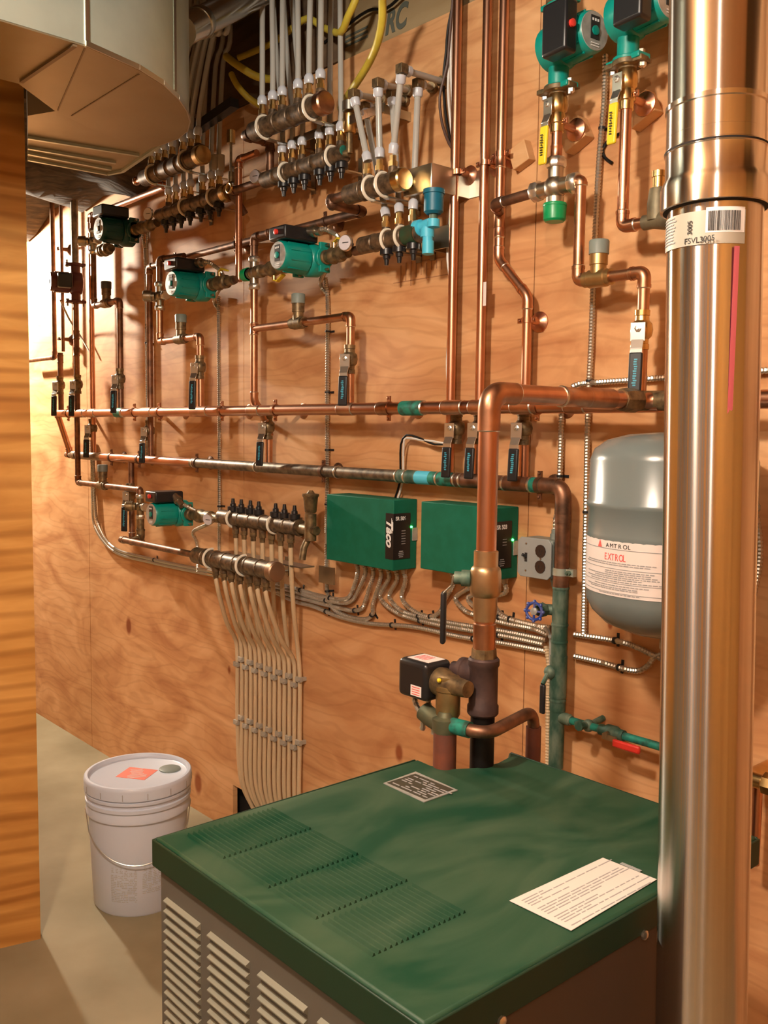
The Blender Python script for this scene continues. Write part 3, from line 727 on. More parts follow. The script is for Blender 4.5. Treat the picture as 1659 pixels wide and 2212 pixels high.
secs = [(165, 220, M_GREY), (220, 415, M_COPH), (415, 700, M_GREY), (700, 862, M_GREY), (862, 905, M_VERD), (905, 935, M_LBLU), (935, 985, M_TEALP), (985, 1090, M_COPD), (1090, 1150, M_COPD), (1150, 1178, M_TEALP), (1178, 1212, M_COPD)]
for u0, u1, m in secs:
    r_ = .0163 if m in (M_COPH, M_GREY) else .0176
    build('pipe_section', MB().cyl(V((hx(u0, zl, HL), -HL, zl)), V((hx(u1, zl, HL), -HL, zl)), r_, n=24), m, t)
for u in (420, 555, 730, 862, 880, 950, 988, 1000, 1052, 1093, 1150):
    x = hx(u, zl, HL); build('solder_ring', MB().lathe(V((x, -HL, zl)), X_, [(0, .0182), (.003, .0188), (.006, .0182)], 20), M_SOLD, t)
xd = hx(1222, zl, HL)
build('elbow', MB().sweep(fillet([V((xd-.06, -HL, zl)), V((xd, -HL, zl)), V((xd, -HL, zl-.06))], .045, 9), .0182, 20), M_COPD, t)
build('left_reducer', MB().lathe(V((hx(166, zl, HL), -HL, zl)), -X_, [(0, .0185), (.04, .0185), (.055, .013), (.11, .0125)], 20), M_GREY, t)
# drop down to the boiler
zb_ = .70
t = T('return_pipe', 'green corroded vertical return pipe going down behind the boiler beside the outlet box', 'pipe', V((xd, -HL, zb_)))
def zat(v, u=1222, d=HL): return wp(u, v, d).z
for v0, v1, m, r_ in ((1100, 1130, M_COPD, .0178), (1130, 1240, M_COPD, .0163), (1240, 1275, M_COPD, .018), (1275, 1420, M_VERD, .0178), (1420, 1510, M_VERD, .0190), (1510, 1540, M_VERD, .0178), (1540, 1665, M_VERD, .0166)):
    build('pipe_section', MB().cyl(V((xd, -HL, zat(v0))), V((xd, -HL, zat(v1))), r_, n=24), m, t)
for v in (1275, 1355, 1392, 1450, 1478, 1520): build('solder_ring', MB().lathe(V((xd, -HL, zat(v))), Z_, [(0, .0185), (.003, .0192), (.006, .0185)], 20), M_VERD, t)
w1 = V((xd, -HL, zat(1236)))
t_ = T('pipe_clamp', 'galvanised strut clamp with a bolt holding the green return pipe', 'pipe clamp', w1)
build('band', MB().lathe(w1-Z_*.008, Z_, [(0, .0168), (0, .0195), (.016, .0195), (.016, .0168)], 24, cap=False).box(w1+X_*.027, .02, .012, .016), M_GALV, t_)
build('bolt', MB().lathe(w1+X_*.026+OUT*.006, OUT, [(0, .006), (.006, .006), (.006, .003), (.012, .003)], 6), M_VERD, t_)
# blue handwheel valve
wv = V((xd, -HL, zat(1322))); q = wp(1161, 1322, .10)
t = T('handwheel_valve', 'small valve with a blue round handwheel on the green return pipe', 'valve', q)
dr = V((q.x-wv.x, q.y-wv.y, 0)).normalized(); dv = V((.22, -.95, .06)).normalized()
mid = wv+V((-.034, -.012, 0))
build('body', MB().sweep(fillet([wv-X_*.01, mid, mid+dv*.03], .012), .0125, 16).lathe(mid, dv, [(0, .013), (.012, .017), (.022, .014), (.030, .011)], 8), M_VERD, t)
q = mid+dv*.052
build('stem', MB().cyl(mid+dv*.02, q, .0045), M_BRASS, t)
x_, y_, _z = frame(dv)
m = MB().arc(q, x_, y_, .0185, 0, 2*pi, .0033, 8, 36)
for k in range(8):
    a = 2*pi*k/8; m.sph(q+x_*.0215*cos(a)+y_*.0215*sin(a), .0042, 8)
for k in range(4):
    a = pi*k/4*2; m.cyl(q+(x_*cos(a)+y_*sin(a))*.006, q+(x_*cos(a)+y_*sin(a))*.018, .0026)
build('handwheel', m, M_BLUE, t)
build('wheel_nut', MB().lathe(q-dv*.003, dv, [(0, .009), (.006, .009), (.008, .004)], 6), M_PLATE, t)

# left end link between the headers
P = route([(120, 905, HU), (130, 986, HL)], False)
a, b = V((xl, -HU, zu)), V((hx(132, zl, HL), -HL, zl))
pipe_run([a+X_*.03, a, V((a.x, -HL, zl+.02)), V((a.x, -HL, zl)), V((hx(150, zl, HL), -HL, zl))], .0125, M_COPH, 'short sloping copper pipe joining the two headers at their far end', fr=.012, solder=False)

# big supply loop from the boiler
SX, SY = -1.05, -.556
zt2 = dp(1062, 848, 1.535).z
t = T('supply_pipe', 'large copper supply pipe rising from the boiler and bending back to the wall', 'pipe', V((SX, SY, .84)))
P = [V((SX, SY, zat(1398, 1042, .556))), V((SX, SY, zt2)), V((SX, -HU, zt2+.0)), V((1.49, -HU, zt2-.005))]
zc_ = lambda v: wp(1045, v, .556).z
P[0] = V((SX, SY, zc_(1400)))
build('tube', MB().sweep(fillet(P, .045, 10), .0168, 28), M_COP, t)
el = build('elbow', MB().sweep(fillet([V((SX, SY, zt2-.062)), V((SX, SY, zt2)), V((SX, SY+.062, zt2))], .045, 12), .0188, 28), M_COPF, t)
build('elbow', MB().sweep(fillet([V((SX, -HU-.06, zt2)), V((SX, -HU, zt2)), V((SX+.06, -HU, zt2))], .045, 12), .0195, 28), M_BRD, t)
for c_, d_ in ((V((SX, SY, zt2-.064)), Z_), (V((SX, SY+.062, zt2)), Y_)):
    build('solder_ring', MB().lathe(c_, d_, [(0, .0178), (.0015, .0188), (.003, .0178)], 24), M_SOLD, el)
build('union', MB().lathe(V((SX, -.37, zt2)), Y_, [(0, .0185), (.01, .0185), (.012, .0172), (.055, .0172), (.057, .0185), (.066, .0185), (.07, .0195), (.15, .0195)], 24), M_COPF, t)
for yy in (-.372, -.302): build('solder_ring', MB().lathe(V((SX, yy, zt2)), Y_, [(0, .018), (.003, .0196), (.006, .018)], 24), M_SOLD, t)
build('threaded_nut', MB().lathe(V((SX, -.19, zt2)), Y_, [(0, .021), (.02, .0235), (.05, .0235), (.055, .021)], 8), M_BRD, t)
# female adapter, black pipe and iron tee below
v = lambda a: zc_(a)
def vl(prof): return [(v(a)-v(prof[-1][0]), r) for a, r in prof[::-1]]
def lat(name, prof, m, n=24, c=(SX, SY)):
    return build(name, MB().lathe(V((c[0], c[1], v(prof[-1][0]))), Z_, vl(prof), n), m, t)
lat('lower_coupling', [(1345, .0175), (1347, .019), (1392, .019), (1410, .0185)], M_COPF)
lat('hex_adapter', [(1400, .0205), (1418, .0215), (1424, .0215)], M_BRD, 8)
t = T('iron_tee', 'brown cast iron tee and black pipe nipple rising out of the boiler top', 'pipe fitting', V((SX, SY, .80)))
lat('tee', [(1420, .024), (1424, .0265), (1436, .0265), (1440, .0243), (1520, .0243), (1524, .0265), (1540, .0265), (1544, .024)], M_CAST)
build('black_pipe', MB().cyl(V((SX, SY, .60)), V((SX, SY, v(1540))), .0205, n=28), M_IRON, t)
bz = v(1460); bq = wp(960, 1462, .60)
# side branch towards the low water switch (runs along -X)
br = V((SX-.02, SY, bz))
build('branch', MB().lathe(V((SX-.015, SY, bz)), V((-1, -.15, 0)), [(0, .022), (.022, .022), (.024, .024), (.032, .024), (.033, .015), (.05, .014)], 20), M_CAST, t)
lw = wp(928, 1462, .62)
t = T('low_water_switch', 'black square relay housing with white stickers mounted on a bronze body', 'switch', V((lw.x, lw.y, lw.z-.05)))
fx = V((.93, .36, 0)).normalized()
fc = hp(920, 1462, lw.z)
def atd(u, v_, y): 
    r = ray(u, v_); return CAM + r*((y-CAM.y)/r.y)
c0 = atd(917, 1462, -.600)
hb = MB().box(c0, .072, .062, .066)
build('housing', hb, M_BLK, t, bevel=.009, seg=4)
lb1 = build('top_sticker', MB().box(c0+Z_*.0334+X_*.004, .052, .040, .0008), M_LABEL, t)
m = MB()
for k in range(5): m.box(c0+Z_*.0341+X_*(-.012+.006*k)+Y_*.0, .0018, .026, .0003)
build('sticker_print', m, M_RINK, lb1)
lb2 = build('front_sticker', MB().box(c0+X_*.012-Z_*.017-Y_*.0313, .026, .0008, .018), M_LABEL, t)
m = MB()
for k in range(4): m.box(c0+X_*.012-Z_*(.011+.004*k)-Y_*.0319, .019, .0003, .0013)
build('sticker_print', m, M_RINK, lb2)
bb = c0+X_*.050
build('bronze_body', MB().lathe(c0+X_*.034, X_, [(0, .024), (.012, .025), (.022, .021), (.045, .016), (.07, .014)], 20), M_BRD, t, bevel=0)
vc = atd(968, 1500, -.600)
build('drain_canister', MB().lathe(V((vc.x, vc.y, atd(968, 1549, -.6).z)), Z_, [(0, .018), (.006, .021), (.045, .021), (.047, .023), (.054, .023), (.056, .019), (.07, .019)], 20), mat('pale bronze', (.42, .30, .14), .85, .4, c2=(.32, .22, .10), scale=30), t)
build('canister_nipple', MB().cyl(V((vc.x, vc.y, atd(968, 1575, -.6).z)), V((vc.x, vc.y, atd(968, 1545, -.6).z)), .009), M_BRD, t)
build('test_button', MB().sph(vc+V((-.0, -.022, .028)), .004, 8), M_YEL, t)
for k, (u, v_) in enumerate(((893, 1497), (925, 1505))):
    p0 = atd(u, v_, -.60); p1 = atd(u+12+8*(1-k), v_+55, -.61)
    bx([p0+Z_*.012, p0.lerp(p1, .4)+X_*(-.004), p1, p1-Z_*.02], ('left' if k == 0 else 'right')+' of two short armoured leads hanging from the black relay housing', r=.005)
# relief branch : bronze elbow, rusty pipe
rx = V((-1.083, -.612, 0))
t = T('relief_fitting', 'bronze elbow on a rusty upright nipple at the boiler corner', 'pipe fitting', V((rx.x, rx.y, .80)))
zr = lambda v_: atd(963, v_, rx.y).z
build('nipple', MB().lathe(V((rx.x, rx.y, .78)), Z_, [(0, .0175), (.055, .0175), (.056, .0195), (zr(1580)-.78, .0195), (zr(1578)-.78, .017)], 24), M_RUST, t)
e0 = V((rx.x, rx.y, zr(1580)))
build('elbow', MB().lathe(e0, Z_, [(-.005, .018), (.004, .022), (.022, .022), (.026, .014), (.034, .011)], 20).sweep(fillet([e0+Z_*.010, e0+Z_*.014-X_*.03, e0+V((-.052, -.0, .022))], .02), .0165, 18), mat('greenish bronze', (.17, .17, .10), .6, .5, c2=(.10, .12, .08), scale=30, bump=.2), t)
p0 = e0+Z_*.013
zz = p0.z
p1 = atd(1150, 1562, -.40); p1.z = zz
cx2 = atd(1180, 1562, -.40).x
pth = [p0+X_*.012, V((-1.0, rx.y+.012, zz)), V((cx2, -.435, zz)), V((cx2, -.435, .70))]
t = T('overflow_pipe', 'brown pipe running behind the black nipple then turning down at the boiler back', 'pipe', V((cx2, -.435, .70)))
build('tube', MB().sweep(fillet(pth, .035, 8), .0108, 18), M_COPD, t)
build('teal_end', MB().cyl(p0+X_*.015+Y_*.002, p0+X_*.05+Y_*.007, .0135), M_TEALP, t)['label'] = 'teal stained socket'
build('rusty_drop', MB().cyl(V((cx2, -.435, .70)), V((cx2, -.435, zz-.03)), .0135), M_RUST, t)

# big ball valve on supply
t = T('large_ball_valve', 'large bronze ball valve with a long black lever on the big supply pipe', 'valve', V((SX, SY, v(1300))))
lat('body', [(1188, .0185), (1190, .0205), (1222, .0205), (1226, .024), (1232, .0255), (1240, .0262), (1275, .0262), (1284, .024), (1288, .0205), (1310, .0205), (1340, .0185)], M_BRASS if False else mat('valve bronze', (.52, .36, .20), .9, .38, c2=(.42, .28, .15), scale=22), 24)
c_ = V((SX, SY, v(1250))); od = V((-.80, -.60, 0)).normalized()
build('stem', MB().cyl(c_+od*.02, c_+od*.052, .011).cyl(c_+od*.025, c_+od*.04, .014), M_VERD, t)
q = c_+od*.052; gl = MB()
hl = v(1250)-v(1393)
gp = [q+Z_*.004, q+od*.004-Z_*.012, q+od*.016-Z_*.025]
arm = MB()
for a_, b_ in zip(gp[:-1], gp[1:]): arm.box(a_.lerp(b_, .5), .004, .018, (b_-a_).length+.004, od, od.cross(Z_), (b_-a_).normalized())
h = build('handle', arm, M_SILD, t, bevel=.001)
e = q+od*.018
build('grip', MB().box(e-Z_*(.022+hl*.42), .009, .019, hl*.80, od, od.cross(Z_), Z_), M_BLKM, h, bevel=.0043, seg=3)

# ================================================================== control boxes
def ctrl(u0, u1, ub, vt, vb, d, label, code, brand, nconn, ledv, u0f=None):
    a = wp(u0, vt, d); b = wp(u1, vt, d); x0, x1 = a.x, b.x; z1 = a.z; z0 = wp(u0, vb, d).z
    t = T('control_box', label, 'electrical box', V(((x0+x1)/2, 0, z0)))
    build('cover', MB().box(V(((x0+x1)/2, -d/2-.001, (z0+z1)/2)), x1-x0, d-.002, z1-z0), M_GBOX, t, bevel=.0018)
    hgt = z1-z0
    lz0, lz1 = z0+hgt*.16, z0+hgt*.81
    lx = .030
    L = MB().box(V((x1-lx/2+.0008, -d-.0006, (lz0+lz1)/2)), lx+.0016, .0012, lz1-lz0).box(V((x1+.0008, -d+.0285, (lz0+lz1)/2)), .0012, .060, lz1-lz0)
    lab = build('label', L, M_BLK, t); lab['label'] = 'black label wrapping round the box corner'
    dn_ = -Z_
    if brand: 
        text('Taco', .036, V((x1-.0255, -d-.0014, lz1-.014)), dn_, X_, M_WINK, lab, sx=1.0, bold=.0012, shear=.35)
        build('print_bar', MB().box(V((x1-.0035, -d-.0014, lz1-.034)), .0016, .0003, .035).box(V((x1-.0062, -d-.0014, lz1-.032)), .0014, .0003, .040), M_WINK, lab)
    text(code, .0140, V((x1+.0016, -d+.006, lz1-.018)), Y_, Z_, M_WINK, lab, sx=.90, bold=.0004)
    m = MB()
    for k in range(6 if brand else 3): m.box(V((x1+.0018, -d+.034, z0+hgt*(.56)-k*.0068)), .0003, .014, .0018)
    for k in range(4): m.box(V((x1+.0018, -d+.026, lz0+.006+k*.0048)), .0003, .02*(1-.2*abs(k-1.5)), .0022)
    build('print', m, M_GINK, lab)
    lz = wp(ledv[0], ledv[1], .02).z
    build('indicator_light', MB().lathe(V((x1+.0005, -d+.062, lz)), X_, [(0, .0032), (.003, .0028), (.0045, .0012)], 10), M_LED, t)
    build('side_tab', MB().box(V((x1+.0012, -.010, lz-.020)), .003, .018, .034), M_PLATE, t)
    cn = MB(); q = build('connector', cn, M_SILD, t) if False else None
    for k in range(nconn):
        x = x0+(x1-x0)*(.24+.70*k/max(1, nconn-1)); build('conduit_connector', MB().lathe(V((x, -.030, z0+.001)), -Z_, [(0, .010), (.004, .010), (.005, .0085), (.014, .0085)], 12), M_SILD, t)
    return x0, x1, z0, z1
b1 = ctrl(706, 851, 895, 1067, 1208, .085, 'green control box with a black lettered label wrapping its corner, fully in view', 'SR 506', True, 7, (883, 1137))
b2 = ctrl(910, 1070, 1115, 1083, 1228, .085, 'green control box partly hidden behind the big copper supply pipe', 'SR 503', False, 4, (1101, 1165))
# outlet box
d = .068; a = wp(1121, 1158, d); b = wp(1193, 1160, d); c = wp(1121, 1243, d)
oz = (a.z+c.z)/2; ox = (a.x+b.x)/2; ow = b.x-a.x; oh = a.z-c.z
t = T('outlet_box', 'grey metal box with a toggle switch and two stacked black sockets', 'outlet', V((ox, 0, oz-oh/2)))
build('box', MB().box(V((ox, -d/2, oz)), ow*.96, d-.008, oh*.95), M_GREYC, t, bevel=.004)
w_, h_ = ow/2, oh/2; k = .009
pts = [V((ox+sx*(w_-(k if e_ else 0)), -d+.001, oz+sz*(h_-(0 if e_ else k)))) for sx, sz, e_ in ((-1, -1, 1), (-1, -1, 0), (-1, 1, 0), (-1, 1, 1), (1, 1, 1), (1, 1, 0), (1, -1, 0), (1, -1, 1))]
pc = build('cover_plate', MB().prism(pts, OUT*.004), M_GREY2, t, bevel=.0012)
for s_ in (-1, 1):
    cc = V((ox+ow*.20, -d-.0030, oz+s_*oh*.195))
    so = build('socket', MB().lathe(cc, OUT, [(0, oh*.16), (.0022, oh*.16)], 12), mat('brown socket', (.03, .018, .014), rough=.4), t)
    build('socket_slots', MB().box(cc+OUT*.0024-X_*.004, .0016, .0005, .007).box(cc+OUT*.0024+X_*.004, .0016, .0005, .007).lathe(cc+OUT*.002-Z_*.007, OUT, [(0, .0022), (.0008, .0022)], 8), M_INK, so)
sw = build('switch_plate', MB().box(V((ox-ow*.24, -d-.0034, oz)), .007, .001, .020), M_INK, t)
build('switch_toggle', MB().box(V((ox-ow*.24, -d-.010, oz+.004)), .0055, .014, .006, X_, V((0, 1, -.5)).normalized(), V((0, .5, 1)).normalized()), M_BLK, t, bevel=.001)
for sx, sz in ((-.24, .34), (-.24, -.34), (.2, 0)): build('screw', MB().lathe(V((ox+ow*sx, -d-.0030, oz+oh*sz)), OUT, [(0, .0026), (.0014, .002)], 8), M_SILD, t)
build('conduit_connector', MB().lathe(V((ox+ow*.32, -.035, oz+oh/2-.002)), Z_, [(0, .012), (.012, .012), (.013, .0095), (.022, .0095)], 12).lathe(V((ox+ow*.36, -.035, oz-oh/2+.002)), -Z_, [(0, .012), (.010, .012), (.011, .0095), (.02, .0095)], 12), M_GREYC, t)
OXC = ox+ow*.32

# ================================================================== armoured cables
def B(px, label, straps=(), r=.0062, **k): return bx([wp(*p) for p in px], label, r=r, straps=straps, **k)
q = .014
z1b = b1[2]-.012
def bxs(b, f, n): return b[0]+(b[1]-b[0])*(.24+.70*f/max(1, n-1))
def start(b, i, n): x = bxs(b, i, n); return [V((x, -.030, b[2]-.008)), V((x+.001, -.026, b[2]-.035))]
def BS(st, px, label, straps=(), **k): return bx(st+[wp(*p) for p in px], label, straps=straps, **k)
BS(start(b1, 0, 7), [(762, 1275, q), (750, 1292, q), (725, 1294, q), (680, 1284, q), (632, 1270, q), (540, 1246, q), (449, 1233, q), (328, 1208, q), (247, 1184, q), (213, 1136, q), (205, 1080, q), (203, 1020, q), (199, 950, q)], 'armoured cable from the first connector of the lettered box, climbing at the far end', (.1, .17, .6))
BS(start(b1, 1, 7), [(771, 1282, q), (758, 1299, q), (735, 1302, q), (680, 1291, q), (632, 1277, q), (540, 1254, q), (449, 1240, q), (328, 1215, q), (247, 1191, q), (206, 1140, q), (200, 1080, q), (199, 1020, q), (196, 950, q)], 'armoured cable from the second connector of the lettered green box sweeping to the far end', (.12,))
BS(start(b1, 2, 7), [(790, 1296, q), (782, 1314, q), (762, 1319, q), (735, 1314, q), (680, 1300, q), (632, 1287, q), (560, 1266, q), (478, 1244, q), (474, 1200, q), (474, 1100, q), (474, 1000, q), (474, 900, q), (473, 780, q), (472, 640, q)], 'armoured cable rising straight up behind both headers to the middle teal pump', (.1, .45, .62, .8))
BS(start(b1, 3, 7), [(806, 1305, q), (805, 1325, q), (792, 1337, q), (765, 1335, q), (740, 1327, q), (718, 1312, q), (708, 1285, q), (706, 1240, q), (706, 1150, q), (707, 1000, q), (707, 850, q), (708, 700, q), (707, 640, q), (703, 600, q)], 'armoured cable climbing from below the lettered green box to the larger teal pump', (.12, .3, .5, .62, .75, .88))
BS(start(b1, 4, 7), [(821, 1285, q), (832, 1305, q), (850, 1319, q), (872, 1330, q), (930, 1346, q), (1000, 1359, q), (1090, 1374, q), (1175, 1392, q)], 'armoured cable from the fifth connector of the lettered green box running towards the return pipe', (.4, .8))
BS(start(b1, 5, 7), [(841, 1285, q), (852, 1306, q), (875, 1323, q), (930, 1337, q), (1000, 1350, q), (1090, 1364, q), (1180, 1382, q)], 'armoured cable from the sixth connector of the lettered green box running towards the return pipe', (.35,))
p = start(b2, 0, 4)
bx(start(b1, 6, 7)+[wp(868, 1290, q), wp(888, 1316, q), wp(925, 1332, q), wp(950, 1322, q), wp(961, 1295, q)]+p[::-1], 'looping armoured cable that links the two green control boxes', straps=(.55,))
BS(start(b2, 1, 4), [(985, 1290, q), (997, 1312, q), (1020, 1326, q), (1090, 1346, q), (1150, 1358, q), (1185, 1372, q)], 'armoured cable dropping from the half hidden green box, second connector', (.5,))
BS(start(b2, 2, 4), [(1012, 1290, q), (1028, 1312, q), (1060, 1328, q), (1100, 1338, q), (1150, 1350, q), (1188, 1362, q)], 'armoured cable dropping from the half hidden green box, third connector', (.6,))
BS(start(b2, 3, 4), [(1062, 1290, q), (1072, 1315, q), (1090, 1332, q), (1120, 1343, q), (1160, 1352, q), (1190, 1356, q)], 'armoured cable curving from the outlet side end of the half hidden green box', (.6,))
B([(560, 1262, q), (632, 1297, q), (680, 1311, q), (736, 1333, q), (800, 1347, q), (892, 1354, q), (993, 1375, q), (1090, 1390, q), (1186, 1408, q)], 'lowest of the long armoured cables running level below the green boxes', (.3, .55, .8))
B([(1240, 1370, q), (1330, 1384, q), (1375, 1398, q), (1405, 1412, q), (1428, 1422, q)], 'armoured cable passing under the tank towards the flue', (.5,))
B([(1240, 1417, q), (1300, 1431, q), (1345, 1444, q), (1378, 1449, q), (1400, 1438, q), (1412, 1422, q), (1432, 1412, q)], 'armoured cable making a hook shaped bend below the tank', (.5,))
B([(1308, 118, q), (1305, 220, q), (1297, 310, q), (1291, 400, q), (1286, 500, q), (1281, 620, q), (1277, 740, q), (1271, 860, q), (1268, 980, q), (1266, 1100, q), (1263, 1250, q), (1261, 1372, q)], 'long armoured cable running down the wall from the upright teal pump', (.12, .38, .55, .78))
B([(1235, 836, .03), (1255, 829, q), (1290, 826, q), (1350, 822, q), (1420, 817, q), (1500, 812, q), (1659, 800, q), (1900, 783, q), (2500, 745, q)], 'armoured cable running level behind the flue above the supply pipe', (.25,))
bx([wp(1213, 880, q), wp(1212, 940, q), wp(1210, 1010, q), wp(1208, 1060, q), wp(1204, 1100, .02), V((OXC, -.035, oz+oh/2+.045)), V((OXC, -.035, oz+oh/2+.015))], 'armoured cable dropping from the headers into the top of the outlet box', straps=(.55,))
B([(1627, 1095, q), (1636, 1130, q), (1641, 1180, q), (1638, 1230, q), (1628, 1280, q), (1616, 1330, q), (1600, 1360, q)], 'armoured cable bulging out past the flue beside the tank', ())
# plain cables near outlet
wire([wp(1212, 1075, .035), wp(1210, 1120, .035), wp(1212, 1180, .045), wp(1208, 1230, .05), wp(1200, 1270, .03), wp(1196, 1300, .02), wp(1196, 1345, .02), wp(1192, 1400, .02), wp(1190, 1460, .02), wp(1192, 1560, .02)], .0035, M_CABW, 'thin white cable beside the green return pipe and outlet box')
wire([wp(1178, 1356, .03), wp(1190, 1380, .04), wp(1190, 1430, .03), wp(1196, 1480, .02), wp(1196, 1560, .02)], .005, M_PEX, 'pale cable hanging down beside the green return pipe below the handwheel')
for k, (u0, lbl) in enumerate(((1184, 'first'), (1194, 'second'))):
    bx([wp(u0-4, 1395, .02), wp(u0+2, 1440, .02), wp(u0, 1500, .02), wp(u0, 1600, .02), wp(u0, 1680, .02)], lbl+' of the two pale sheathed cables going down behind the boiler', m=M_PEXI)
# drain valve beside the return pipe
c = wp(1190, 1452, .07)
t = T('drain_valve', 'corroded drain valve with a dark lever against the green return pipe', 'valve', c)
build('body', MB().sweep([V((xd, -HL, c.z)), c], .011, 12).sph(c, .016, 12), M_VERD, t)
q2 = wp(1172, 1478, .10); q3 = wp(1172, 1542, .10)
h = build('handle', MB().sweep([c+OUT*.01, q2], .005, 8), M_VERD, t)
build('grip', MB().box(q2.lerp(q3, .5), .014, .008, (q3-q2).length), M_BLKM, h, bevel=.0035)
# teal stub with red lever to the right
za = wp(1240, 1560, .06).z
p0, p1 = wp(1238, 1561, .055), wp(1430, 1561, .19)
a_ = V((xd, -HL, za)); b_ = V((wp(1430, 1605, .06).x, -HL, za)); 
t = T('drain_pipe', 'small teal stained pipe stub with a red lever valve above the boiler back edge', 'pipe', a_)
build('tube', MB().cyl(a_, b_+X_*.05, .0085), M_TEALP, t)
cv_ = V((hx(1345, za, HL), -HL, za)); 
build('valve_body', MB().lathe(cv_-X_*.03, X_, [(0, .012), (.012, .012), (.02, .016), (.04, .016), (.048, .012), (.06, .012)], 12), M_VERD, t)
hh_ = build('handle', MB().box(cv_+OUT*.024+X_*.01-Z_*.004, .035, .003, .012).cyl(cv_, cv_+OUT*.026, .006), M_SILD, t)
build('grip', MB().box(cv_+OUT*.028+X_*.055-Z_*.010, .066, .009, .017), M_REDH, hh_, bevel=.004)['label'] = 'red lever grip'
c2_ = V((hx(1292, za, HL), -HL, za))
build('hose_bib', MB().sph(c2_, .014, 12).cyl(c2_, c2_+OUT*.03+Z_*.006, .008).lathe(c2_+OUT*.03+Z_*.006, OUT, [(0, .011), (.006, .011)], 8).cyl(c2_, V((c2_.x, -.002, c2_.z+.006)), .007), M_VERD, t)
build('tee', MB().lathe(a_+X_*.0, X_, [(.012, .013), (.034, .013), (.036, .0105), (.04, .0105)], 16), M_VERD, t)
# brass bits at the right border
c = wp(1648, 1690, .10)
t = T('relief_valve', 'brass relief valve just visible past the flue above the boiler edge', 'valve', c)
build('body', MB().sweep(fillet([V((c.x-.03, 0, c.z)), V((c.x-.03, c.y, c.z)), c+X_*.05], .02), .014, 14).lathe(c+X_*.0, X_, [(0, .016), (.004, .021), (.02, .021), (.026, .017), (.05, .017)], 8), M_BRASS, t)
build('drop_pipe', MB().cyl(c-X_*.03+Y_*.04, V((c.x-.03, c.y+.04, .6)), .0105), M_COP, t)
c = wp(1650, 330, .09)
t = T('copper_pipe', 'copper riser just visible beyond the flue near the top of the wall', 'pipe', V((c.x, c.y, c.z-.1)))
build('tube', MB().sweep(fillet([V((c.x+.012, -.002, c.z-.085)), V((c.x+.012, c.y, c.z-.085)), V((c.x+.012, c.y, 2.64))], .02), .0105, 14), M_COPD, t)
build('coupling', MB().lathe(V((c.x+.012, c.y, c.z-.07)), Z_, [(0, .018), (.03, .018), (.032, .013), (.06, .013)], 10), M_BRD, t)
hanger(wp(1655, 395, .05), .011, 'copper hanger peeping out beyond the flue')
# ================================================================== risers, valves, small loops
DH = .045
def RP(px, label, r=.0108, m=None, **k):
    return pipe_run(route(px), r, m or M_COP, label, **k)
def onx(u, v, d): return wp(u, v, d)
RP([(991, -120, DH), (986, 870, DH), (984, 1030, DH)], 'tall copper riser beside the loose wires, leftmost of the three long risers')
RP([(1056, -120, DH), (1037, 860, DH), (1034, 1035, DH)], 'tall copper riser with a small white sticker, middle of the three long risers')
st = wp(1047, 635, DH+.0112)
single('pipe_sticker', MB().box(wp(1047, 635, DH+.0118), .009, .0008, .055), M_LABEL, 'small white sticker stuck on the middle tall copper riser', 'sticker')
P = [wp(1096, -120, DH), wp(1080, 420, DH), wp(1077, 560, DH), wp(1140, 640, DH), wp(1128, 840, DH), wp(1124, 1040, DH)]
x0 = P[2].x; x1 = P[3].x
P = [V((x0, p.y, p.z)) for p in P[:3]]+[V((x1, p.y, p.z)) for p in P[3:]]
pipe_run(P, .0108, M_COP, 'copper riser that jogs sideways with two angled bends, rightmost of the long risers', coup=((0, .86), (1, .55)), fr=.022)
JX0, JX1 = x0, x1
for u, v_, lbl in ((988, 372, 'copper hanger on the leftmost long riser, level with the zinc bracket'), (1048, 352, 'copper hanger on the middle long riser'), (1139, 692, 'copper hanger below the angled bends of the jogged riser')):
    p = wp(u, v_, DH); hanger(p, .0108, lbl)
p = wp(1086, 332, DH); p.x = JX0
wb = MB().box(V((p.x+.035, -.0125, p.z-.004)), .050, .025, .050, V((.94, 0, .34)), Y_, V((-.34, 0, .94))); single('wood_block', wb, M_WOOD, 'small wood block behind the jogged copper riser', 'block', bevel=.002)
hanger(p, .0108, 'copper hanger screwed to a wood block on the jogged riser')
def vdown(u, v_, d, label, L=.12, r=.0112, ang=.5, grip=M_BLKM, body=M_BRD, x=None, w=.025):
    c = wp(u, v_, d)
    if x is not None: c.x = x
    o = V((sin(ang), -cos(ang), 0))
    return valve(c, r, o, -Z_, L, label, grip=grip, body=body, w=w)
# valves joining the lower header (row under the upper header)
vdown(986, 925, DH+.004, 'black handled ball valve under the leftmost long riser', ang=.15)
vdown(1036, 925, DH+.004, 'black handled ball valve under the middle long riser', ang=.15)
vdown(1136, 925, DH+.004, 'black handled ball valve under the jogged riser', ang=.15, x=JX1)
# riser 545 from left mixing loop
def vrow(u, vt, lbl_pipe, lbl_valve, vv, r=.0108, m=None, vb=1010, L=.12, body=M_BRD, ang=-.1, grip=M_BLKM):
    RP([(u, vt, DH), (u, vb, DH)], lbl_pipe, r=r, m=m); vdown(u, vv, DH+.004, lbl_valve, ang=ang, L=L, body=body, grip=grip)
